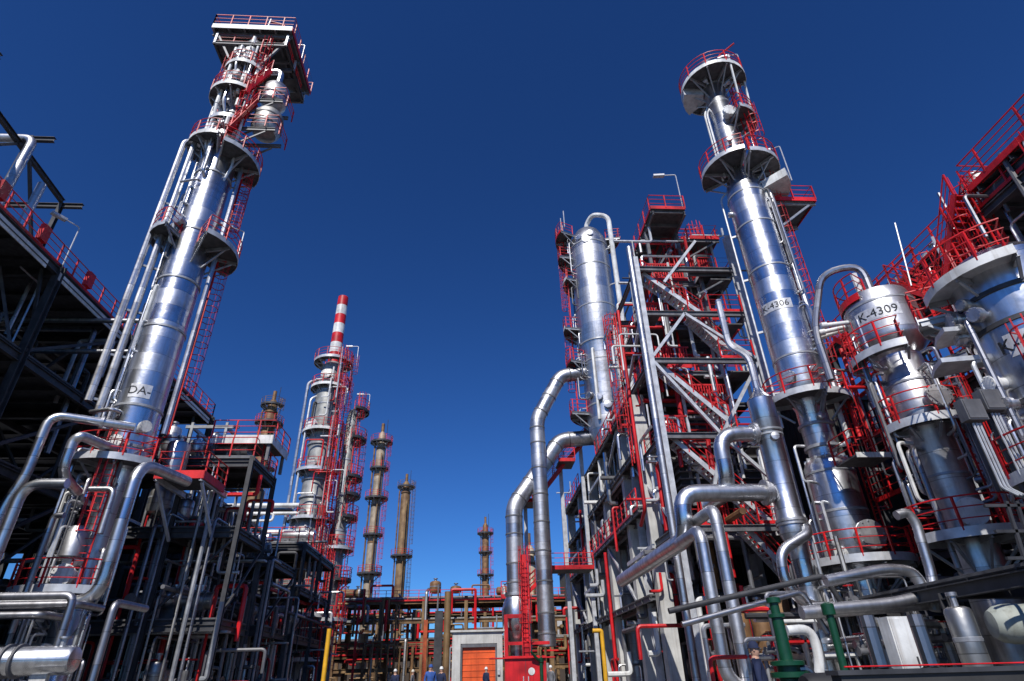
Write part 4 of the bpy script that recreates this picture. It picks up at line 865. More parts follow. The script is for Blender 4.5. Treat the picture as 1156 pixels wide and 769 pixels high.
for i, (xs_, ys2, zs_) in enumerate(blocks):
    for z in [0.2] + zs_:
        for j in range(3):
            x = rng.uniform(xs_[0] + 1.2, xs_[-1] - 1.2); y = rng.uniform(ys2[0] + 1, ys2[-1] - 1)
            if rng.random() < .5: exchanger((x, y, z + 1.0), rng.choice(((1, 0, 0), (0, 1, 0))), 2.4, .42, 'dull heat exchanger on the dark racks left of the striped chimney tower', rng.choice((CLADG, CLADW)), 'exchangers on the dark racks')
            else: drum((x, y), z, z + rng.uniform(1.6, 2.6), .45, 'small upright drum on the dark racks left of the striped chimney tower', rng.choice((CLADG, CLADW, BROWN)), 'drums on the dark racks')
for i in range(54):
    y = rng.uniform(31, 57); x = rng.uniform(-20, -11.6); z = rng.choice((3.2, 5.2, 6.6, 7.4, 9.2)); r_ = rng.uniform(.05, .15); a = rng.random()
    if a < .35: pts = [(x, y, .2), (x, y, z), (x, y + rng.uniform(2, 6), z)]
    elif a < .7: pts = [(-21, y, z), (x, y, z), (x, y, z - 2.5)]
    else: pts = [(x, y - 5, z), (x, y + 5, z), (x + 1, y + 5, z)]
    pipe('process_pipe', pts, r_, 'thin dull pipe threading the dark racks left of the striped chimney tower', rng.choice((PIPED, GREY, CLADW, STEEL, RED)), .25, group='pipes in the dark racks', n=8)
for (ya, r_, lb) in ((571, .24, 'upper white pipe bridging across the sky to the striped chimney tower'), (580, .18, 'thin white pipe just under the upper bridging pipe to the striped chimney tower'), (602, .3, 'lower thick white pipe bridging across the sky to the striped chimney tower')):
    a = PY(283, ya, 60); b = PY(338, ya, 60); pipe('process_pipe', [(a.x - 6, 60, a.z), (b.x, 60, a.z)], r_, lb, WHITE)
a = PY(300, 588, 59.6); b = PY(309, 580, 59.6)
pipe('process_pipe', [V((a.x - 2, 59.6, b.z)), V((b.x, 59.6, b.z)), V((b.x, 59.6, a.z)), V((a.x - 2, 59.6, a.z))], .13, 'white U-bend pipe between the bridging pipes', WHITE, .3)
for (ya, xa, xb, lb) in ((690, 205, 330, 'upper pale pipe crossing low in front of the striped chimney tower'), (703, 200, 285, 'lower thin pale pipe crossing low left of the striped chimney tower')):
    a = PY(xa, ya, 44); b = PY(xb, ya, 44); pipe('process_pipe', [(a.x, 44, a.z), (b.x, 44, a.z)], .22 if ya == 690 else .13, lb, CLADW)
# open skeleton on top of rack (blue-grey bits against the sky)
t = thing('roof_frame', (-16, 40, 8), 'light open pipe frame rising against the sky beside the brown column', 'frame')
for x in (-18.6, -16.4): 
    for y in (37, 41): MB().bar((x, y, 8), (x, y, 16.2), .16, .16).build('post', GALV, t)
for z in (12.5, 15.9):
    for y in (37, 41): MB().bar((-19, y, z), (-15.6, y, z), .14, .2).build('beam', GALV, t)
    for x in (-18.6, -16.4): MB().bar((x, 37, z), (x, 41, z), .14, .2).build('beam', GALV, t)
rail_mesh(MB(), [(-19, 36.8, 13), (-15.6, 36.8, 13), (-15.6, 41, 13)]).build('railing', RED, t)
for i, x in enumerate((-18, -17.4, -16.9)): pipe('process_pipe', [(x, 36.6, 9), (x, 36.6, 14 + i * .7), (x, 41, 14 + i * .7)], .12, ('lowest', 'middle', 'highest')[i] + ' of three pale pipes in the open frame beside the brown column', CLADW, .4)
# ================================================================== CENTRE TOWER with striped chimney
T = Column('process_column', -16.9, 62, 'grey tower in the middle distance wrapped in red ladders and topped by a red and white striped chimney', 'column')
zt5 = lambda y: zat(378 - .15 * (y - 400), y, 60.8)
ZT = ZF(zt5)
T.shell([(2.0, 0), (1.95, ZT[690]), (1.75, ZT[680]), (1.7, ZT[590]), (1.35, ZT[580]), (1.35, ZT[490]), (1.45, ZT[475]), (1.45, ZT[430]), (1.2, ZT[420]), (1.2, ZT[410]), (.7, ZT[405])], TOWER)
for y in (655, 620, 560, 540, 500, 455, 440): T.band(ZT[y], 1.78 if y > 590 else 1.5, .16, GALV)
S = thing('striped_chimney', (-16.9, 62, ZT[405]), 'red and white striped chimney rising from the grey tower in the middle distance', 'chimney')
ztop, zbot = ZT[330], ZT[405]; ch = (ztop - zbot) / 6.3
for i in range(7):
    z0_ = zbot + (ch * .9) * i; r_ = .72 - i * .015
    MB().lathe((-16.9, 62, z0_), [(r_, 0), (r_ - .012, ch * .9)], 24).build('stripe', RED if i % 2 == 0 else WHITE, S)
for y, r_, a0, a1, tc in ((405, 2.2, 0, 360, GALVL), (437, 2.1, 170, 350, WHITE), (487, 2.2, 170, 360, WHITE), (530, 2.2, 170, 360, GALVL), (586, 2.3, 170, 360, GALVL), (668, 2.5, 170, 360, GALVL), (695, 3.0, 150, 400, WHITE), (745, 3.6, 150, 400, WHITE)):
    T.deck(ZT[round(y / 5) * 5], 1.3, r_, a0, a1, tc)
levels = [745, 695, 670, 585, 530, 485, 435, 405]
for i, (a_, b_) in enumerate(zip(levels, levels[1:])):
    T.ladder(1.9, (-30, 10)[i % 2], ZT[a_], ZT[b_]); T.ladder(2.2, (0, -25)[i % 2], ZT[a_], ZT[b_])
    if i < 7: T.ladder(2.5, -48 if i % 2 else -55, ZT[a_], ZT[b_])
T.pipe([(1.3, 198, ZT[425]), (2.45, 198, ZT[430]), (2.45, 198, 2)], .16, CLADW); T.pipe([(1.3, 215, ZT[445]), (2.0, 215, ZT[450]), (2.0, 215, ZT[690])], .12, GALVL)
T.pipe([(1.3, -90, ZT[590]), (1.75, -88, ZT[595]), (1.75, -88, ZT[690])], .14, GALVL); T.pipe([(1.3, -115, ZT[600]), (1.75, -115, ZT[605]), (1.75, -115, ZT[700])], .11, CLADW)
T.pipe([(1.3, 230, ZT[455]), (1.9, 235, ZT[455]), (1.9, 235, ZT[480]), (1.3, 235, ZT[480])], .12, STEEL)
for y, a in ((480, -120), (525, -100), (580, -110), (720, -100), (425, -95)): T.nozzle(1.35, a, ZT[y], .5, .4, WHITE if y == 480 else CLADG, 'manway')
floodlight(T.p(2.6, 10, ZT[405]), (-1, 0), 2.6, 'floodlight at the foot of the striped chimney', .7)
dress(T.o, -16.4, -14.6, 59.6, 61.2, 1, 34, 60, (GALVL, RED, RED, CLADW, GREY, WHITE), .05, .12)
# slimmer companion column on its right
cx_ = PY(398, 470, 62.5).x
T2 = Column('process_column', cx_, 62.5, 'slim grey companion column hugging the right side of the striped chimney tower', 'column')
zc5 = lambda y: zat(403 - .12 * (y - 470), y, 62.5)
T2.shell([(.8, 0), (.8, zc5(600)), (.62, zc5(590)), (.62, zc5(475)), (.4, zc5(465)), (.1, zc5(462))], TOWER, n=24)
for y in (465, 497, 540, 560, 585, 655): T2.deck(zc5(y), .75, 1.8, -70, 80, STEEL)
for y in (585, 540, 497): T2.ladder(1.1, -40, zc5(y), zc5(y - 40))
for y in (640, 600, 560, 520): T2.band(zc5(y), .84 if y > 590 else .66, .2)
T2.deck(zc5(700), .75, 1.8, -120, 80, GALVL); T2.deck(zc5(620), .75, 1.7, -130, 60, GALVL); T2.ladder(1.1, -95, 2, zc5(620)); T2.ladder(1.1, -120, zc5(620), zc5(540)); T2.ladder(1.3, -40, 2, zc5(655)); T2.ladder(1.3, -20, zc5(655), zc5(590)); T2.ladder(1.2, 0, zc5(585), zc5(500));
floodlight((cx_ + 1.7, 62.5, zc5(465)), (-1, 0), 2.2, 'floodlight on top of the slim companion column', .7)

# ================================================================== distant brown columns
def brown(px, ptop, pbot, Y, r, label, rings, m, red=False, zlow=0):
    p = PY(px, ptop, Y); x = p.x; b = Column('brown_column', x, Y, label, 'column'); h = p.z
    b.shell([(r * 1.15, 0), (r, 2), (r, h - 3), (r * .8, h - 2.2), (r * .8, h - .6), (r * .4, h)], m, n=28)
    for i, f in enumerate(rings):
        z = h * f; b.deck(z, r, r + (1.15 if i % 2 else .8), rng.uniform(120, 200), rng.uniform(330, 480), STEEL, True, STEEL, rm=(RED if red or i % 2 else BROWN))
        b.band(z - 1.2, r * 1.06, .3, BROWN)
        if i + 1 < len(rings): b.ladder(r + .5, -20, z, h * rings[i + 1], True, RED if red else BROWN, RED if red else BROWN)
    b.pipe([(r * .7, 200, h - 1.5), (r + .35, 200, h - 2), (r + .35, 200, 3)], .14, BROWN); b.pipe([(r * .7, -70, h - 4), (r + .3, -70, h - 4.5), (r + .3, -70, 3)], .1, TAN)
    b.ladder(r + .45, -25, 3, h * rings[0], True, RED if red else BROWN, RED if red else BROWN)
    MB().tube([(x, Y, h), (x, Y, h + 1.6)], .3, 8).build('vent_cap', BROWN, b.o); MB().tube([(x + .8, Y, h - 1), (x + .8, Y, h + 2.4)], .05, 5).build('lightning_rod', STEEL, b.o)
    return b
brown(309, 452, 0, 90, 1.0, 'brown weathered column partly hidden behind the left rack, left of the striped chimney tower', (.55, .72, .8, .9, .975), TAN)
brown(432, 488, 0, 100, .78, 'slender brown-grey column with many dark ring platforms right of the striped chimney tower', (.25, .4, .55, .7, .83, .95), mat('grey_brown_steel', (.36, .29, .21), .2, .6, .35, 1, .2, 12, .4), True)
brown(459, 544, 0, 120, .95, 'plain brown column with a flat dark platform on its top, right of the many-ringed one', (.3, .6, .97), TAN)
brown(548, 591, 0, 150, .85, 'smallest and farthest brown column, left of the bright gas ducts', (.45, .65, .8, .93), BROWN, True)
brown(597, 616, 0, 82, .9, 'short tan column glimpsed between the two bright gas ducts', (.5, .93), mat('cream_tower_paint', (.55, .46, .33), .1, .6, .25, 1, streak=.3), True)

# ================================================================== far pipe rack across the end of the yard
RX = list(range(-26, 19, 5)); yb = 76
zr = [3.9, PY(460, 738, yb).z, PY(460, 700, yb).z, PY(460, 678, yb).z]
for z in (2.6, 4.7, zr[1] + 1.4, zr[2] + 1.3): pass
posts = [(x, y, 0, zr[3] + .4) for x in RX for y in (yb, yb + 7)]; beams = []
for z in sorted(zr + [2.4, zr[1] + 1.2]):
    for a_, b_ in zip(RX, RX[1:]): beams.append(((a_ + .2, yb, z - .2), (b_ - .2, yb, z - .2)))
    for x in RX[::2]: beams.append(((x, yb + .2, z - .5), (x, yb + 6.8, z - .5)))
FR = frame_thing('pipe_rack', 'long tan and brown pipe rack crossing the far end of the yard', 'pipe rack', (-4, yb, 0), posts, TAN, .4, TAN, beams, (.25, .4), (), None, .16,
    [(RX[0], RX[-1], yb, yb + 7, zr[3])], RED, [[(RX[0], yb - .2, zr[k_]), (RX[-1], yb - .2, zr[k_])] for k_ in (1, 3)], joists=True)
k = 0
for z in zr[:3] + [zr[3] + .1]:
    for j in range(7):
        y = yb + .7 + j * .9; r_ = rng.choice((.12, .18, .24, .3))
        pipe('process_pipe', [(RX[0] - 6, y, z + r_ + .02), (RX[-1] + 3, y, z + r_ + .02)], r_, 'long weathered pipe lying across the far pipe rack', rng.choice((TAN, BROWN, CLADG, CLADW, TAN)), group='pipes on the far pipe rack', n=8)
for j in range(30):
    x = rng.uniform(-24, 17); y = yb + rng.choice((-.5, -.8, 3)); z = rng.choice(zr); r_ = rng.uniform(.08, .2)
    pipe('process_pipe', [(x, y, .2), (x, y, z + rng.uniform(.3, 2)), (x, y + 3, z + rng.uniform(.3, 2))], r_, 'upright pipe rising in front of the far pipe rack', rng.choice((TAN, BROWN, RED, CLADG, WHITE)), .3, group='upright pipes at the far pipe rack', n=8)
for j, (px, w, h) in enumerate(((492, 1.6, 2.4), (515, 1.2, 1.8), (400, 2.0, 1.5), (575, 1.5, 2.2))):
    p = PY(px, 665, yb + 3); 
    if j < 2: drum((p.x, yb + 2), zr[3], zr[3] + h, .7, ('upright drum with pink-red fittings on the far rack roof', 'smaller upright drum right of the other one on the far rack roof')[j], BROWN)
    else: exchanger((p.x, yb + 2, zr[3] + 1.1), (1, 0, 0), 3, .5, ('horizontal drum on the far rack roof beside the striped chimney tower', 'horizontal drum on the far rack roof behind the bright gas ducts')[j - 2], TAN)
# orange-red frame and orange post in front of it
for j, (px, y_, top, lb, m, w) in enumerate(((481, 60, 700, 'orange upright post in front of the far pipe rack', mat('faded_orange_paint', (.42, .08, .02), 0, .6, .3, 3, streak=.4), .35), (496, 58, 690, 'dark upright column right of the orange post', STEEL, .7), (506, 55, 668, 'tall cream upright pipe left of the orange door shed', TAN, .3))):
    p = PY(px, top, y_); mb = MB().bar((p.x, y_, 0), (p.x, y_, p.z), w, w) if j < 2 else MB().tube([(p.x, y_, 0), (p.x, y_, p.z)], w, 12); o = mb.build('post' if j < 2 else 'standpipe', m); tag(o, lb, 'post' if j < 2 else 'pipe')
dress(FR, -25, 17, 75, 76, 1, 11, 96, (TAN, BROWN, RED, CLADG, GALV, TAN), .08, .2)
# big tanks and buildings beyond
for (x, y, r_, h, lb) in ((-58, 165, 16, 14, 'pale storage tank far behind the dark racks on the left'), (26, 180, 18, 15, 'pale storage tank far behind the stair structure'), (-12, 190, 15, 9.5, 'pale storage tank behind the middle of the far pipe rack')):
    t = thing('storage_tank', (x, y, 0), lb, 'tank'); MB().lathe((x, y, 0), [(r_, 0), (r_, h), (r_ * .6, h + 1.0), (.5, h + 1.6)], 56).build('shell', mat('tank_paint', (.42, .40, .37), 0, .6, .15, .4, streak=.25), t)
    rail_mesh(MB(), [pol(x, y, r_ - .2, a, h) for a in range(0, 360, 10)], closed=True, sp=3).build('railing', GALV, t)
F2 = copy_tree(FR, V((-1.5, yb + 15, 0)), 'second tan pipe rack standing farther back behind the first far rack')
b_ = thing('plant_building', (-5, 112, 0), 'low dark plant building behind the far pipe rack', 'building')
MB().box((-5, 112, 3.4), (70, 10, 6.8)).build('wall', mat('rendered_wall', (.07, .052, .04), 0, .9, .15, .5, streak=.3), b_); MB().box((-5, 112, 6.95), (70.6, 10.6, .3)).build('roof', GREY, b_)
for i in range(12): 
    f = MB().box((-32 + i * 5, 106.97, 4.4), (2.2, .1, 1.2)).build('window', BROWN, b_); MB().box((-32 + i * 5, 106.93, 4.4), (1.95, .06, .95)).build('pane', STEEL, f)

# ================================================================== shed, red cabinet, yellow posts
sy = 45
s0, s1 = PY(511, 714, sy), PY(567, 714, sy); i0, i1 = PY(520, 727, sy), PY(561, 727, sy)
SH = thing('door_shed', ((s0.x + s1.x) / 2, sy, 0), 'small grey concrete shed with a wide orange door at the end of the road', 'shed')
mb = MB(); W = s1.x - s0.x
mb.box(((s0.x + i0.x) / 2, sy + 1.3, s0.z / 2), (i0.x - s0.x, 2.6, s0.z)); mb.box(((s1.x + i1.x) / 2, sy + 1.3, s0.z / 2), (s1.x - i1.x, 2.6, s0.z)); mb.box(((i0.x + i1.x) / 2, sy + 1.3, (s0.z + i0.z) / 2), (i1.x - i0.x - .004, 2.6, s0.z - i0.z)); mb.build('wall', CONC, SH)
mb = MB().box(((i0.x + i1.x) / 2, sy + .25, i0.z / 2), (i1.x - i0.x - .01, .1, i0.z - .01))
for i in range(9): mb.box(((i0.x + i1.x) / 2, sy + .19, .2 + i * i0.z / 9), (i1.x - i0.x - .02, .03, .05))
mb.build('door', ORANGE, SH)
for x in (i0.x + .07, i1.x - .07): MB().box((x, sy + .1, i0.z / 2), (.1, .12, i0.z)).build('door_track', GREY, SH)
MB().box(((i0.x + i1.x) / 2, sy + .12, i0.z - .12), (i1.x - i0.x - .2, .2, .2)).build('roller_box', GREY, SH)
MB().box(((i0.x + i1.x) / 2, sy + .15, .9), (.5, .06, .06)).build('door_handle', STEEL, SH)
MB().tube([(s0.x - .15, sy + .4, 0), (s0.x - .15, sy + .4, s0.z - .9), (s0.x + .1, sy + .4, s0.z - .9)], .05, 8, .1).build('downpipe', GALV, SH)
MB().box((i1.x + .1, sy - .06, 1.5), (.16, .12, .28)).build('switch_box', GALVL, SH)
MB().box(((s0.x + s1.x) / 2, sy + 1.3, s0.z + .06), (W + .3, 2.9, .12)).build('roof', CONC, SH)
cy_ = 40; c0, c1 = PY(570, 741, cy_), PY(616, 741, cy_)
RC = thing('fire_cabinet', ((c0.x + c1.x) / 2, cy_, 0), 'red cabinet with a white oval mark standing right of the orange door shed', 'cabinet')
mx_ = (c0.x + c1.x) / 2
MB().box((mx_, cy_ + .5, c0.z / 2 + .05), (c1.x - c0.x, 1.0, c0.z - .1)).build('body', RED, RC); MB().box((mx_, cy_ + .46, c0.z + .03), (c1.x - c0.x + .16, 1.2, .08)).build('roof', RED, RC)
MB().box((mx_, cy_ - .012, c0.z / 2), (.02, .02, c0.z - .4)).build('door_seam', STEEL, RC)
MB().lathe((mx_ + .35, cy_ - .03, PY(597, 758, cy_).z), [(.2, 0), (.2, .025)], 24, (0, 1, 0)).build('badge', WHITE, RC)
bd = RC.children[-1]; bd.scale = (1.5, 1, .85); bd.location = (-.5 * (mx_ + .35 - OFF[RC.name].x), 0, .15 * PY(597, 758, cy_).z)
for x in (mx_ - .15, mx_ + .15): MB().box((x, cy_ - .03, 1.1), (.05, .05, .25)).build('handle', GALVL, RC)
y1 = PY(372, 710, 25); t = MB().tube([(y1.x, 25, 0), (y1.x, 25, y1.z)], .085, 12).build('standpipe', YEL); tag(t, 'yellow upright post left of the road in front of the striped chimney tower', 'post')
y2 = PY(679, 712, 25); t = MB().tube([(y2.x, 25, 0), (y2.x, 25, y2.z), (y2.x - .35, 25, y2.z)], .08, 12, .08).build('standpipe', YEL); tag(t, 'yellow upright post with a short arm right of the road, beside a white concrete leg', 'post')
t = thing('fire_monitor', (4.0, 41, 0), 'slim green hydrant post beside the red cabinet', 'hydrant')
MB().lathe((4.05, 40, 0), [(.2, 0), (.2, .1), (.11, .15), (.11, 1.9), (.16, 1.95), (.16, 2.2), (.05, 2.3)], 14).build('body', GREEN, t)
MB().tube([(4.05, 40, 2.0), (3.8, 39.8, 2.1), (3.4, 39.5, 2.5)], [.1, .09, .06], 10).build('nozzle', GREEN, t)

# ================================================================== RIGHT EDGE STRUCTURE and equipment deck
xs, ys_, zs = [20.2, 25.5], [6, 12, 17, 22.5, 28], [5.8, 11.5, 17.2]
posts, beams = gridframe(xs, ys_, zs)
rails = [[(20.2, 28, z), (20.2, 6, z)] for z in zs] + [[(20.2, 28, zs[2]), (25.5, 28, zs[2])]]
RS = frame_thing('process_structure', 'cluttered red-railed steel structure behind columns K-4309 and the one cut by the right edge', 'structure', (22.8, 17, 0), posts, STEEL, .34, STEEL, beams, (.22, .36), [((20.2, 17, 11.6), (20.2, 22.5, 16.7)), ((20.2, 22.5, 5.9), (20.2, 28, 11)), ((20.2, 12, 11.6), (20.2, 6, 16.7))], STEEL, .15, [(20.2, 25.5, 6, 28, z) for z in zs], RED, rails)
for y, z0_, z1_ in ((22.5, 5.8, 11.5), (21.2, 11.5, 15.6), (19.4, 11.5, 15.9), (17, 11.5, 16.6), (13.2, 11.5, 16.6)): ladder(RS, (20.0, y, 0), (-1, 0, 0), z0_, z1_)
for y in (19, 24): stair(RS, (19.6, y - 2.6, 11.5), (19.6, y + 2, 16.6), .8, sm=RED)
for y in (21.7, 18.6): MB().tube([(19.8, y, 6), (19.8, y, 17.4)], .06, 6).build('conduit', GALVL, RS)
dress(RS, 19.6, 21, 8, 27.5, 4, 18, 70, (CLADW, GALVL, GREY, RED, RED, PIPED), .04, .12)
for y0_, y1_, z in ((17, 22, 14.2), (22.5, 28, 14.0), (12, 17, 8.6), (22.5, 28, 8.4)):
    MB().bar((20, y0_, z), (20, y1_, z), .12, .2).build('beam', RED, RS); rail_mesh(MB(), [(19.9, y0_, z), (19.9, y1_, z)]).build('railing', RED, RS)
k = 0
for z in zs:
    for y in (9, 14.5, 17.5, 20.5, 26):
        if k % 2 == 0 : drum((22 + (k % 3), y), z, z + 2.6, .7, 'upright drum on the red-railed structure at the right edge', rng.choice((CLADW, CLADG)), 'drums on the right edge structure')
        else: exchanger((22.4, y, z + 1.1), (0, 1, 0), 3.2, .55, 'heat exchanger on the red-railed structure at the right edge', rng.choice((CLADW, CLADG)), 'exchangers on the right edge structure')
        k += 1
for i in range(22):
    x = rng.uniform(19.9, 24); y = rng.uniform(8, 27); z = rng.choice(zs) + rng.uniform(-2.5, 1.6); r_ = rng.uniform(.05, .13)
    pts = [(x, y - 4, z), (x, y, z), (x, y, max(.4, z - rng.uniform(2, 5)))] if rng.random() < .5 else [(x, y, z - 2.8), (x, y, z), (x + 3, y, z)]
    pipe('process_pipe', pts, r_, 'thin pipe threading the red-railed structure at the right edge', rng.choice((PIPED, CLADW, GREY, STEEL, RED)), .25, group='pipes in the right edge structure', n=8)
# high platform at the right edge
q = PX(1094, 212, 20.0); pz, py_ = q.z, q.y; HX = 2.0
HP = thing('roof_platform', (21.6, py_ - 4, pz - 5), 'dark-bottomed platform with bright red four-bar railing high at the right edge', 'platform')
MB().box((22.6, py_ - 4.5, pz - .05), (5.2, 9, .1)).build('deck', DECK, HP)
pp = [(25.2, py_, pz), (20.0, py_, pz), (20.0, py_ - 9, pz)]
rail_mesh(MB(), pp, h=1.25, sp=1.9, rr=.035, mids=(.28, .55, .82)).build('railing', RED, HP); toe_mesh(MB(), pp, h=.3, t=.04, dz=-.2).build('toe_plate', RED, HP)
mb = MB()
for i in range(6): y = py_ - .3 - i * 1.6; mb.ibeam((20.0, y, pz - .28), (25.2, y, pz - .28), .18, .36)
for x in (20.3, 22.5, 25): mb.ibeam((x, py_, pz - .65), (x, py_ - 9, pz - .65), .2, .4)
mb.build('joists', STEEL, HP)
mb = MB()
for y in (py_ - .4, py_ - 8.6): 
    for x in (20.6, 25.2): MB().bar((x, y, 17.2), (x, y, pz - .8), .3, .3).build('support_post', STEEL, HP)
ladder(HP, (20.3, py_ + .15, 0), (0, 1, 0), 11.5, pz); stair(HP, (19.8, py_ + 2.6, 14.6), (19.8, py_ + .2, pz - .2), .8, sm=RED)
MB().box((20.6, py_ - 2.4, pz - 1.2), (.5, 1.4, .22)).build('light_fitting', WHITE, HP)
# electrical boxes with white conduits
for i, (px, py2, lb) in enumerate(((1096, 464, 'left of two grey electrical boxes mounted above white conduits'), (1117, 453, 'right of two grey electrical boxes mounted above white conduits'))):
    p = PY(px, py2, 14.5); t = thing('junction_box', (p.x, 14.5, p.z - .45), lb, 'box'); MB().box(p, (.6, .3, .62)).build('body', GREY, t); MB().box((p.x, 14.5 - .16, p.z), (.52, .03, .54)).build('door', GREY, t)
    mb = MB()
    for j in range(3): mb.tube([(p.x + .1 * j - .1, 14.5, p.z - .37), (p.x + .1 * j - .1, 14.5, p.z - 2.2), (p.x + .25 + .1 * j, 14.5, p.z - 2.4)], .03, 6, .1)
    mb.build('conduit', GALVL, t); MB().bar((p.x, 14.7, 5.2), (p.x, 14.7, p.z + .5), .12, .12).build('mounting_post', STEEL, t)
# walkway between K-4306 and K-4309
p = PY(986, 512, 22.6)
t = thing('walkway', (p.x, 23, p.z - .3), 'short white-edged walkway with red rails joining columns K-4306 and K-4309', 'walkway')
MB().box((p.x + .1, 23.4, p.z - .04), (1.7, 1.6, .08)).build('deck', DECK, t); pp = [(p.x - .75, 24.2, p.z), (p.x - .75, 22.6, p.z), (p.x + .95, 22.6, p.z), (p.x + .95, 24.2, p.z)]
rail_mesh(MB(), pp, rr=.035).build('railing', RED, t); MB().bar((p.x - .78, 22.57, p.z - .06), (p.x + .98, 22.57, p.z - .06), .04, .22).build('toe_plate', WHITE, t)
# equipment table under the right-hand columns
xs, ys_, zs = [13.4, 19.6], [9.5, 13, 17.2, 23, 28], [3.3]
posts = [(x, y, 0, 3.0) for x in xs for y in ys_]; beams = [((a_[0], y, 3.0), (a_[1], y, 3.0)) for a_ in ((xs),) for y in ys_] + [((x, ys_[i] , 3.0), (x, ys_[i + 1], 3.0)) for x in xs for i in range(4)]
EQ = frame_thing('equipment_rack', 'low dark steel rack around the feet of the right-hand columns', 'pipe rack', (16.5, 18.5, 0), posts, STEEL, .3, STEEL, beams, (.25, .36), (), None, .16, [(13.4, 15.2, 9.5, 28, 3.35), (18.4, 19.6, 9.5, 28, 3.35)], RED, [])
for i in range(26):
    x = rng.uniform(12.5, 19); y = rng.uniform(20.5, 27); z = rng.uniform(1.0, 4.2); r_ = rng.uniform(.05, .16); a = rng.random()
    if a < .4: pts = [(x - 2.5, y, z), (x, y, z), (x, y, .2)]
    elif a < .75: pts = [(x, y - 3, z), (x, y + 3, z), (x, y + 3, z + 1)]
    else: pts = [(x, y, .2), (x, y, z + .8), (x + .9, y, z + .8), (x + .9, y, .2)]
    pipe('process_pipe', pts, r_, 'thin pipe among the feet of the right-hand columns', rng.choice((PIPED, PIPED, GREY, STEEL, PIPE, CLADG)), .25, group='pipes around the feet of the right-hand columns', n=8)
for i in range(16):
    x = rng.uniform(9.5, 16.5); y = rng.uniform(18.5, 27); valve((x, y, rng.uniform(1.2, 3.2)), rng.choice(((1, 0, 0), (0, 1, 0))), rng.uniform(.07, .11), 'grey gate valve with a red handwheel among the pipes at the lower right', 'valves at the lower right')
dress(EQ, 12.5, 19, 21.5, 27.5, .6, 4.4, 80, (PIPED, GALV, GREY, STEEL, CLADG, CLADW, PIPE), .03, .1)
# white tank low at the right
w_ = PY(1130, 705, 15)
t = thing('horizontal_vessel', (w_.x + .9, 15, 0), 'pale grey horizontal tank low at the right edge barred by shadows', 'vessel')
MB().lathe((w_.x - .3, 15, w_.z), [(.1, 0), (.3, .05), (.4, .2), (.44, .4), (.44, 3.0), (.1, 3.2)], 32, (1, -.3, 0)).build('shell', GGREEN, t)
for q in (.7, 2.4): MB().bar((w_.x + q, 15 - .3 * q, 0), (w_.x + q, 15 - .3 * q, w_.z - .35), .5, .18).build('saddle', CONC, t)
t = drum((PY(1090, 715, 14).x, 14), 0, PY(1090, 684, 14).z, .28, 'grey upright drum left of the pale horizontal tank', CLADG)
p = PY(1012, 715, 15); t = thing('cabinet', (p.x, 15, 0), 'narrow white cabinet among the pipes under column K-4306', 'cabinet')
MB().box((p.x, 15, p.z - .6), (.5, .4, 1.9)).build('body', WHITE, t); MB().box((p.x, 14.79, p.z - .6), (.44, .03, 1.8)).build('door', WHITE, t); MB().box((p.x + .16, 14.76, p.z - .6), (.03, .03, .2)).build('handle', STEEL, t)
mb = MB().box((p.x, 15, (p.z - 1.55) / 2), (.4, .3, max(.1, p.z - 1.55))); mb.build('plinth', CONC, t)
for i, (px, lb) in enumerate(((952, 'left of two dark round pump motors at the bottom right'), (1010, 'right of two dark round pump motors at the bottom right'))):
    p = PY(px, 772, 11); t = thing('pump', (p.x, 11, 0), lb, 'pump')
    MB().lathe((p.x - .7, 11, .85), [(.05, 0), (.26, .02), (.3, .1), (.3, .9), (.2, .95), (.12, 1.0), (.12, 1.3), (.34, 1.32), (.34, 1.6), (.1, 1.65)], 22, (1, 0, 0)).build('body', BLACK, t)
    MB().box((p.x, 11, .32), (2.0, .8, .64)).build('base', CONC, t); MB().tube([(p.x + .75, 11, 1.2), (p.x + .75, 11, 2.0)], .12, 10).build('discharge_pipe', PIPED, t)
# green pump
gx = PY(888, 745, 12)
t = thing('pump', (gx.x, 12, 0), 'green upright pump with a broad green base flange at the bottom right', 'pump')
z0_ = gx.z
MB().lathe((gx.x, 12, 0), [(.2, 0), (.2, z0_ - .3), (.34, z0_ - .28), (.34, z0_ - .2), (.2, z0_ - .19), (.2, z0_ - .1), (.3, z0_ - .09), (.3, z0_ - .02), (.12, z0_), (.11, z0_ + .5)], 26).build('base_flange', GREEN, t)
tz = PY(874, 675, 12).z
MB().lathe((gx.x, 12, z0_ + .5), [(.11, 0), (.11, .2), (.15, .21), (.15, .27), (.085, .28), (.085, tz - z0_ - .6), (.13, tz - z0_ - .59), (.13, tz - z0_ - .5), (.03, tz - z0_ - .48)], 20).build('body', GREEN, t)
MB().tube([(gx.x + .1, 12, z0_ - .15), (gx.x + .42, 12, z0_ - .15), (gx.x + .42, 12, .1)], .07, 10, .15).build('discharge_pipe', PIPED, t)
p = PY(934, 685, 15)
MBt = thing('pump', (p.x, 15, 0), 'second slimmer green upright pump beneath column K-4306', 'pump'); MB().lathe((p.x, 15, 0), [(.25, 0), (.25, .2), (.09, .25), (.09, p.z - .2), (.15, p.z - .18), (.15, p.z + .05), (.05, p.z + .1)], 18).build('body', GREEN, MBt); MB().box((p.x, 15, .06), (.8, .8, .12)).build('base', CONC, MBt)
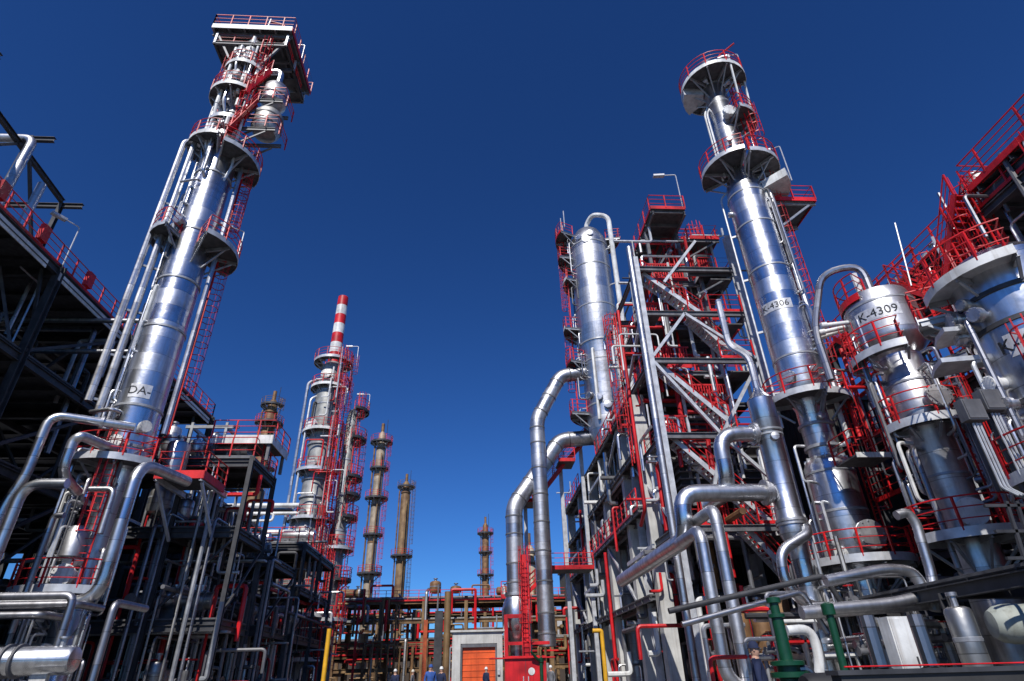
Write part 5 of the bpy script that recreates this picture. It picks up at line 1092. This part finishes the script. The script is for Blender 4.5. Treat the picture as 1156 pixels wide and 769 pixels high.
# red pipe manifold between the white upright pipes and structure
for i in range(12):
    x = 7.6 + i * .42; y = 21 + (i % 3) * 1.3; z = 1.6 + (i * 37 % 5) * .5
    pipe('process_pipe', [(x, y, .2), (x, y, z), (x + 1.5, y, z)], .07 + .02 * (i % 3), 'small pipe of the manifold in front of the stair structure', (RED, CLADW, WHITE, PIPED)[i % 4], .2, group='manifold pipes in front of the stair structure', n=8)
for i, (pa_, pb_) in enumerate((((755, 690), (930, 650)), ((770, 705), (905, 668)))):
    a = PY(*pa_, 19.5); b = PY(*pb_, 19.5); pipe('process_pipe', [a, b, b + V((.5, 0, -1.2))], .09, ('upper', 'lower')[i] + ' dark slanting pipe crossing in front of the white upright pipes', (STEEL, PIPED)[i], .2)
for i, (x, y) in enumerate(((11.5, 27.4), (12.4, 27.2), (13.4, 27.3))):
    drum((x, y), 0, 3.4 + .3 * i, .42, ('left', 'middle', 'right')[i] + ' one of three brown-stained drums under the stair structure', BROWN, None)

# dark halls added to stand in for deep shade behind the frames; louvred coolers
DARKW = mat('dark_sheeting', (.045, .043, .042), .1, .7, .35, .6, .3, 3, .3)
def sheeted(name, x0, x1, y0, y1, h, label, cat='building', face=None):
    t = thing(name, ((x0 + x1) / 2, (y0 + y1) / 2, 0), label, cat)
    MB().box(((x0 + x1) / 2, (y0 + y1) / 2, h / 2), (x1 - x0, y1 - y0, h)).build('wall', DARKW, t)
    mb = MB()
    for i in range(int((y1 - y0) / .5)):
        for x in (x0 - .04, x1 + .04): mb.box((x, y0 + .25 + i * .5, h / 2), (.08, .2, h - .1))
    for i in range(int((x1 - x0) / .5)): mb.box((x0 + .25 + i * .5, y0 - .04, h / 2), (.2, .08, h - .1))
    o = mb.build('sheeting_rib', DARKW, t); o['kind'] = 'stuff'
    MB().box(((x0 + x1) / 2, (y0 + y1) / 2, h + .15), (x1 - x0 + .5, y1 - y0 + .5, .3)).build('roof', GREY, t)
    for y in (y0 + (y1 - y0) * .25, y0 + (y1 - y0) * .7):
        xs_ = x1 + .1 if x0 < 0 else x0 - .1
        d_ = MB().box((xs_, y, 1.3), (.12, 1.6, 2.6)).build('door', GREY, t); MB().box((xs_ + (.08 if x0 < 0 else -.08), y + .6, 1.2), (.05, .06, .25)).build('handle', GALVL, d_)
    return t
sheeted('dark_backdrop_hall', -47, -35.2, -2, 36, 18.8, 'added dark backdrop hall closing the view behind the left structure')
sheeted('dark_backdrop_hall', -34, -21, 48, 72, 14.0, 'added dark backdrop hall behind the racks left of the striped chimney tower')
sheeted('dark_backdrop_hall', 27.5, 40, 2, 40, 13.0, 'added dark backdrop hall closing the view behind the right edge structure')
sheeted('dark_backdrop_hall', 11, 40, 66, 80, 12.5, 'added dark backdrop hall behind the concrete-legged structure')
sheeted('dark_backdrop_hall', 18.3, 27, 29.8, 62, 14.6, 'added dark backdrop hall behind the stair structure and column K-4306')
for i, (x0, x1, y0, y1, z0_, z1_, lb) in enumerate(((10.9, 17.0, 34.2, 43, 12.9, 16.0, 'upper louvred cooler box between the concrete legs and the stair structure'), (10.9, 17.0, 34.2, 43, 9.7, 12.4, 'lower louvred cooler box between the concrete legs and the stair structure'), (11.2, 16.8, 30.9, 35.2, ZL[1] - 3.0, ZL[1] - .5, 'louvred cooler box under a deck of the stair structure'))):
    t = thing('air_cooler', ((x0 + x1) / 2, (y0 + y1) / 2, z0_), lb, 'cooler')
    MB().box(((x0 + x1) / 2, (y0 + y1) / 2, (z0_ + z1_) / 2), (x1 - x0 - .3, y1 - y0 - .3, z1_ - z0_)).build('casing', DARKW, t)
    mb = MB(); n = int((z1_ - z0_) / .4)
    for j in range(n):
        z = z0_ + .2 + j * .4
        mb.bar((x0 + .05, y0, z), (x0 + .05, y1, z), .05, .2, (.5, 0, 1)); mb.bar((x0, y0 + .05, z), (x1, y0 + .05, z), .2, .06, (0, -.5, 1))
    mb.build('louvres', GREY, t)
# black wall added in place of deep shade, low right; thin red pipe on top
t = thing('shade_wall', (9.5, 9.2, 0), 'low black wall added as shade under a thin red pipe at the bottom right', 'wall')
zb_ = PY(1000, 761, 9.2).z
MB().box((10.6, 9.2, zb_ / 2), (11.0, .25, zb_)).build('wall', DARKW, t); MB().box((10.6, 9.2, zb_ + .03), (11.1, .34, .06)).build('coping', STEEL, t)
pipe('fire_pipe', [(5.2, 9.1, zb_ + .1), (16, 9.1, zb_ + .08)], .011, 'thin red pipe running along the low black wall at the bottom right', RED)
t = thing('guard_rail', (12.3, 12, 0), 'dark barred guard rail casting stripes on the pale horizontal tank', 'railing')
mb = MB()
for i in range(11): mb.bar((12.2 + i * .26, 13.4, 0), (12.8 + i * .26, 13.4, 4.6), .07, .07)
for z in (3.3, 3.9, 4.5): mb.bar((12.2, 13.4, z), (15.6, 13.4, z), .07, .07)
mb.build('bars', STEEL, t)
# extra clutter: valves, cable trays and drums hung in the racks
for i in range(26):
    x = rng.uniform(-20, -12.5); y = rng.uniform(31.2, 46); valve((x, y, rng.choice((1.2, 4.8, 8.6))), rng.choice(((1, 0, 0), (0, 1, 0))), rng.uniform(.12, .22), 'grey gate valve with a red handwheel in the dark racks', 'valves in the dark racks')
for i in range(7):
    z = (3.4, 7.2, 10.9)[i % 3]; y = 32 + i * 3.4
    tag(MB().box((-16, y, z), (8.4, .5, .1)).build('cable_tray', GALV), 'grey cable tray crossing the dark racks', 'cable tray', 'cable trays in the dark racks')
for i in range(46):
    x = rng.uniform(10.2, 17); y = rng.uniform(33.5, 62); z = rng.choice(zc) - rng.uniform(.5, 1.6); r_ = rng.uniform(.06, .18); a = rng.random()
    if a < .4: pts = [(x, y - 5, z), (x, y, z), (x, y, max(.2, z - 3))]
    elif a < .7: pts = [(9.6, y, z - 1), (9.6, y, z), (x, y, z)]
    else: pts = [(x, y, z - 3), (x, y, z), (x, y + 5, z)]
    pipe('process_pipe', pts, r_, 'pipe hung between the white concrete legs', rng.choice((PIPED, CLADW, GREY, CLADG, RED, BROWN)), .3, group='pipes between the concrete legs', n=8)
for i in range(34):
    z = rng.choice(ZL) + rng.uniform(-1.6, 2.2); x = rng.uniform(10.4, 16); y = rng.uniform(30.8, 35); r_ = rng.uniform(.06, .16); a = rng.random()
    if a < .4: pts = [(x - 2, y, z), (x, y, z), (x, y, z - 2.6)]
    elif a < .7: pts = [(x, y, z - 2), (x, y, z + 1.6), (x, y + 2, z + 1.6)]
    else: pts = [(10.3, y, z), (16.3, y, z)]
    pipe('process_pipe', pts, r_, 'pipe hung inside the stair structure', rng.choice((PIPED, CLADW, GREY, CLADG, RED, WHITE)), .25, group='pipes inside the stair structure', n=8)
# ================================================================== PEOPLE (heads and shoulders at the bottom edge)
def person(x, y, h, yaw, label, top, legs, helmet, pose=0):
    t = thing('person', (x, y, 0), label, 'person'); s_ = h / 1.75; Rz = Matrix.Rotation(yaw, 3, 'Z')
    J = [(0, 0, .95), (0, 0, 1.15), (0, .01, 1.38), (0, .01, 1.5), (0, .02, 1.56), (-.18, .01, 1.41), (-.25, .03, 1.13), (-.22, -.08 - .12 * pose, .90), (.18, .01, 1.41), (.25, .03, 1.13), (.23, -.06 - .1 * pose, .88), (-.1, 0, .9), (-.11, -.02, .5), (-.11, .04, .09), (-.12, -.12, .04), (.1, 0, .9), (.11, -.06, .5), (.12, .02, .09), (.13, -.14, .04)]
    E = [(0, 1), (1, 2), (2, 3), (3, 4), (2, 5), (5, 6), (6, 7), (2, 8), (8, 9), (9, 10), (0, 11), (11, 12), (12, 13), (13, 14), (0, 15), (15, 16), (16, 17), (17, 18)]
    Rr = [.155, .15, .15, .06, .055, .075, .05, .035, .075, .05, .035, .1, .065, .05, .045, .1, .065, .05, .045]
    me = bpy.data.meshes.new('body'); me.from_pydata([Rz @ (V(j) * s_) for j in J], E, []); ob = bpy.data.objects.new('body', me); col.objects.link(ob)
    sk = ob.modifiers.new('s', 'SKIN'); 
    for i, v in enumerate(me.skin_vertices[0].data if me.skin_vertices else []): pass
    if not me.skin_vertices:
        import bmesh
        bm = bmesh.new(); bm.from_mesh(me); bm.verts.layers.skin.verify(); bm.to_mesh(me); bm.free()
    for i, v in enumerate(me.skin_vertices[0].data): v.radius = (Rr[i] * s_, Rr[i] * s_ * (.72 if i < 3 else 1)); v.use_root = (i == 0)
    ob.modifiers.new('u', 'SUBSURF').levels = 1
    bpy.context.view_layer.update(); m2 = bpy.data.meshes.new_from_object(ob.evaluated_get(bpy.context.evaluated_depsgraph_get())); bpy.data.objects.remove(ob)
    m2.materials.clear(); m2.materials.append(top); m2.materials.append(legs); m2.materials.append(SKIN)
    for p in m2.polygons: p.use_smooth = True; z = p.center.z / s_; p.material_index = 2 if z > 1.475 else (1 if z < .96 and abs((Rz.inverted() @ p.center).x) < .19 * s_ else 0)
    o = bpy.data.objects.new('body', m2); col.objects.link(o); o.parent = t; OFF[o.name] = V((x, y, 0)); B = V((x, y, 0))
    def loc(q): return B + Rz @ (V(q) * s_)
    F = Rz @ V((0, -1, 0))
    mb = MB().lathe(loc((0, 0, 1.50)), [(.045 * s_, 0), (.066 * s_, .03 * s_), (.078 * s_, .09 * s_), (.08 * s_, .14 * s_), (.068 * s_, .2 * s_), (.02 * s_, .235 * s_)], 18)
    mb.lathe(loc((0, -.07, 1.605)), [(.016 * s_, 0), (.004 * s_, .03 * s_)], 8, F)
    for sx in (-1, 1): mb.lathe(loc((sx * .076, .01, 1.605)), [(.02 * s_, 0), (.012 * s_, .02 * s_)], 8, Rz @ V((sx, 0, 0)))
    mb.build('head', SKIN, t)
    mb = MB()
    for sx in (-1, 1): mb.lathe(loc((sx * .028, -.07, 1.63)), [(.009 * s_, 0), (.006 * s_, .012 * s_)], 8, F)
    mb.build('eyes', HAIR, t); MB().bar(loc((-.024, -.074, 1.556)), loc((.024, -.074, 1.556)), .008, .008).build('mouth', mat('lips', (.35, .12, .1), 0, .6, .1), t)
    MB().lathe(loc((0, .008, 1.64)), [(.112 * s_, 0), (.112 * s_, .008), (.09 * s_, .012), (.086 * s_, .06 * s_), (.06 * s_, .105 * s_), (.01, .122 * s_)], 20).build('helmet', helmet, t)
    for sx, jz, jy in ((-1, .9, -.08 - .12 * pose), (1, .88, -.06 - .1 * pose)):
        mb = MB(); b0 = (sx * .22, jy, jz)
        mb.tube([loc(b0), loc((sx * .22, jy - .02, jz - .045)), loc((sx * .22, jy - .03, jz - .09))], [.03 * s_, .04 * s_, .034 * s_], 8)
        for f in range(4):
            fx = (f - 1.5) * .02; ln = (.07, .08, .075, .06)[f]
            mb.tube([loc((sx * .22, jy - .03 + fx, jz - .08)), loc((sx * .215, jy - .035 + fx, jz - .08 - ln * .6)), loc((sx * .2, jy - .035 + fx, jz - .08 - ln))], [.0095 * s_, .009 * s_, .007 * s_], 6)
        mb.tube([loc((sx * .215, jy - .06, jz - .03)), loc((sx * .2, jy - .085, jz - .06)), loc((sx * .195, jy - .085, jz - .09))], [.011 * s_, .01 * s_, .008 * s_], 6)
        mb.build('hand', SKIN, t)
    return t
for (px, y, h, yaw, lb, tp, lg, hm, po) in (
    (486, 30, 1.78, .3, 'person in blue workwear and a blue helmet standing left of the orange door shed', BLUEC, NAVY, BLUEC, .5),
    (498, 31, 1.70, -.6, 'person in a pale helmet just right of the one in blue workwear', NAVY, NAVY, WHITE, 0),
    (446, 36, 1.72, 2.6, 'person in dark clothes and white helmet, farthest left of the group below the tan rack', NAVY, NAVY, WHITE, .2),
    (466, 38, 1.7, 1.4, 'person in grey work jacket below the tan pipe rack between two others', GREY, NAVY, mat('cream_helmet', (.6, .55, .45), 0, .4), 0),
    (549, 37, 1.72, 2.2, 'person in a white helmet standing in front of the orange door', NAVY, NAVY, WHITE, .6),
    (622, 35, 1.7, -.8, 'person in grey clothes and a pale helmet right of the red cabinet', GREY, NAVY, WHITE, .3),
    (858, 10.5, 1.62, 1.2, 'person in navy workwear and navy helmet left of the green pump', NAVY, NAVY, NAVY, .4)):
    p = PY(px, 765, y); person(p.x, y, h, yaw, lb, tp, lg, hm, po)

# ================================================================== LIGHT
AZ, EL = R(-106), R(47)
sd = V((math.cos(AZ) * math.cos(EL), math.sin(AZ) * math.cos(EL), math.sin(EL)))
L_ = bpy.data.lights.new('sun', 'SUN'); L_.energy = 4.6; L_.angle = R(.53); L_.color = (1, .965, .91)
lo = bpy.data.objects.new('sun', L_); col.objects.link(lo); lo.rotation_euler = (-sd).to_track_quat('-Z', 'Y').to_euler(); lo.location = sd * 200
w = bpy.data.worlds.new('World'); sc.world = w; w.use_nodes = True; nt = w.node_tree; bg = nt.nodes['Background']
sk = nt.nodes.new('ShaderNodeTexSky'); sk.sky_type = 'NISHITA'; sk.sun_disc = False; sk.sun_elevation = EL; sk.sun_rotation = math.atan2(sd.x, sd.y)
sk.air_density = 1.0; sk.dust_density = 0; sk.ozone_density = 3.0; sk.altitude = 300
gm = nt.nodes.new('ShaderNodeGamma'); gm.inputs['Gamma'].default_value = 1.22; nt.links.new(sk.outputs['Color'], gm.inputs['Color'])
tn = nt.nodes.new('ShaderNodeMix'); tn.data_type = 'RGBA'; tn.blend_type = 'MULTIPLY'; tn.inputs['Factor'].default_value = 1; tn.inputs['B'].default_value = (.29, .61, 1.06, 1)
nt.links.new(gm.outputs['Color'], tn.inputs['A']); nt.links.new(tn.outputs['Result'], bg.inputs['Color']); bg.inputs['Strength'].default_value = .065
sc.view_settings.view_transform = 'Standard'; sc.view_settings.look = 'None'; sc.view_settings.exposure = 0.0; sc.view_settings.gamma = 1.0; sc.view_settings.use_curve_mapping = False
sc.render.engine = 'CYCLES'; sc.cycles.max_bounces = 6; sc.cycles.use_denoising = True
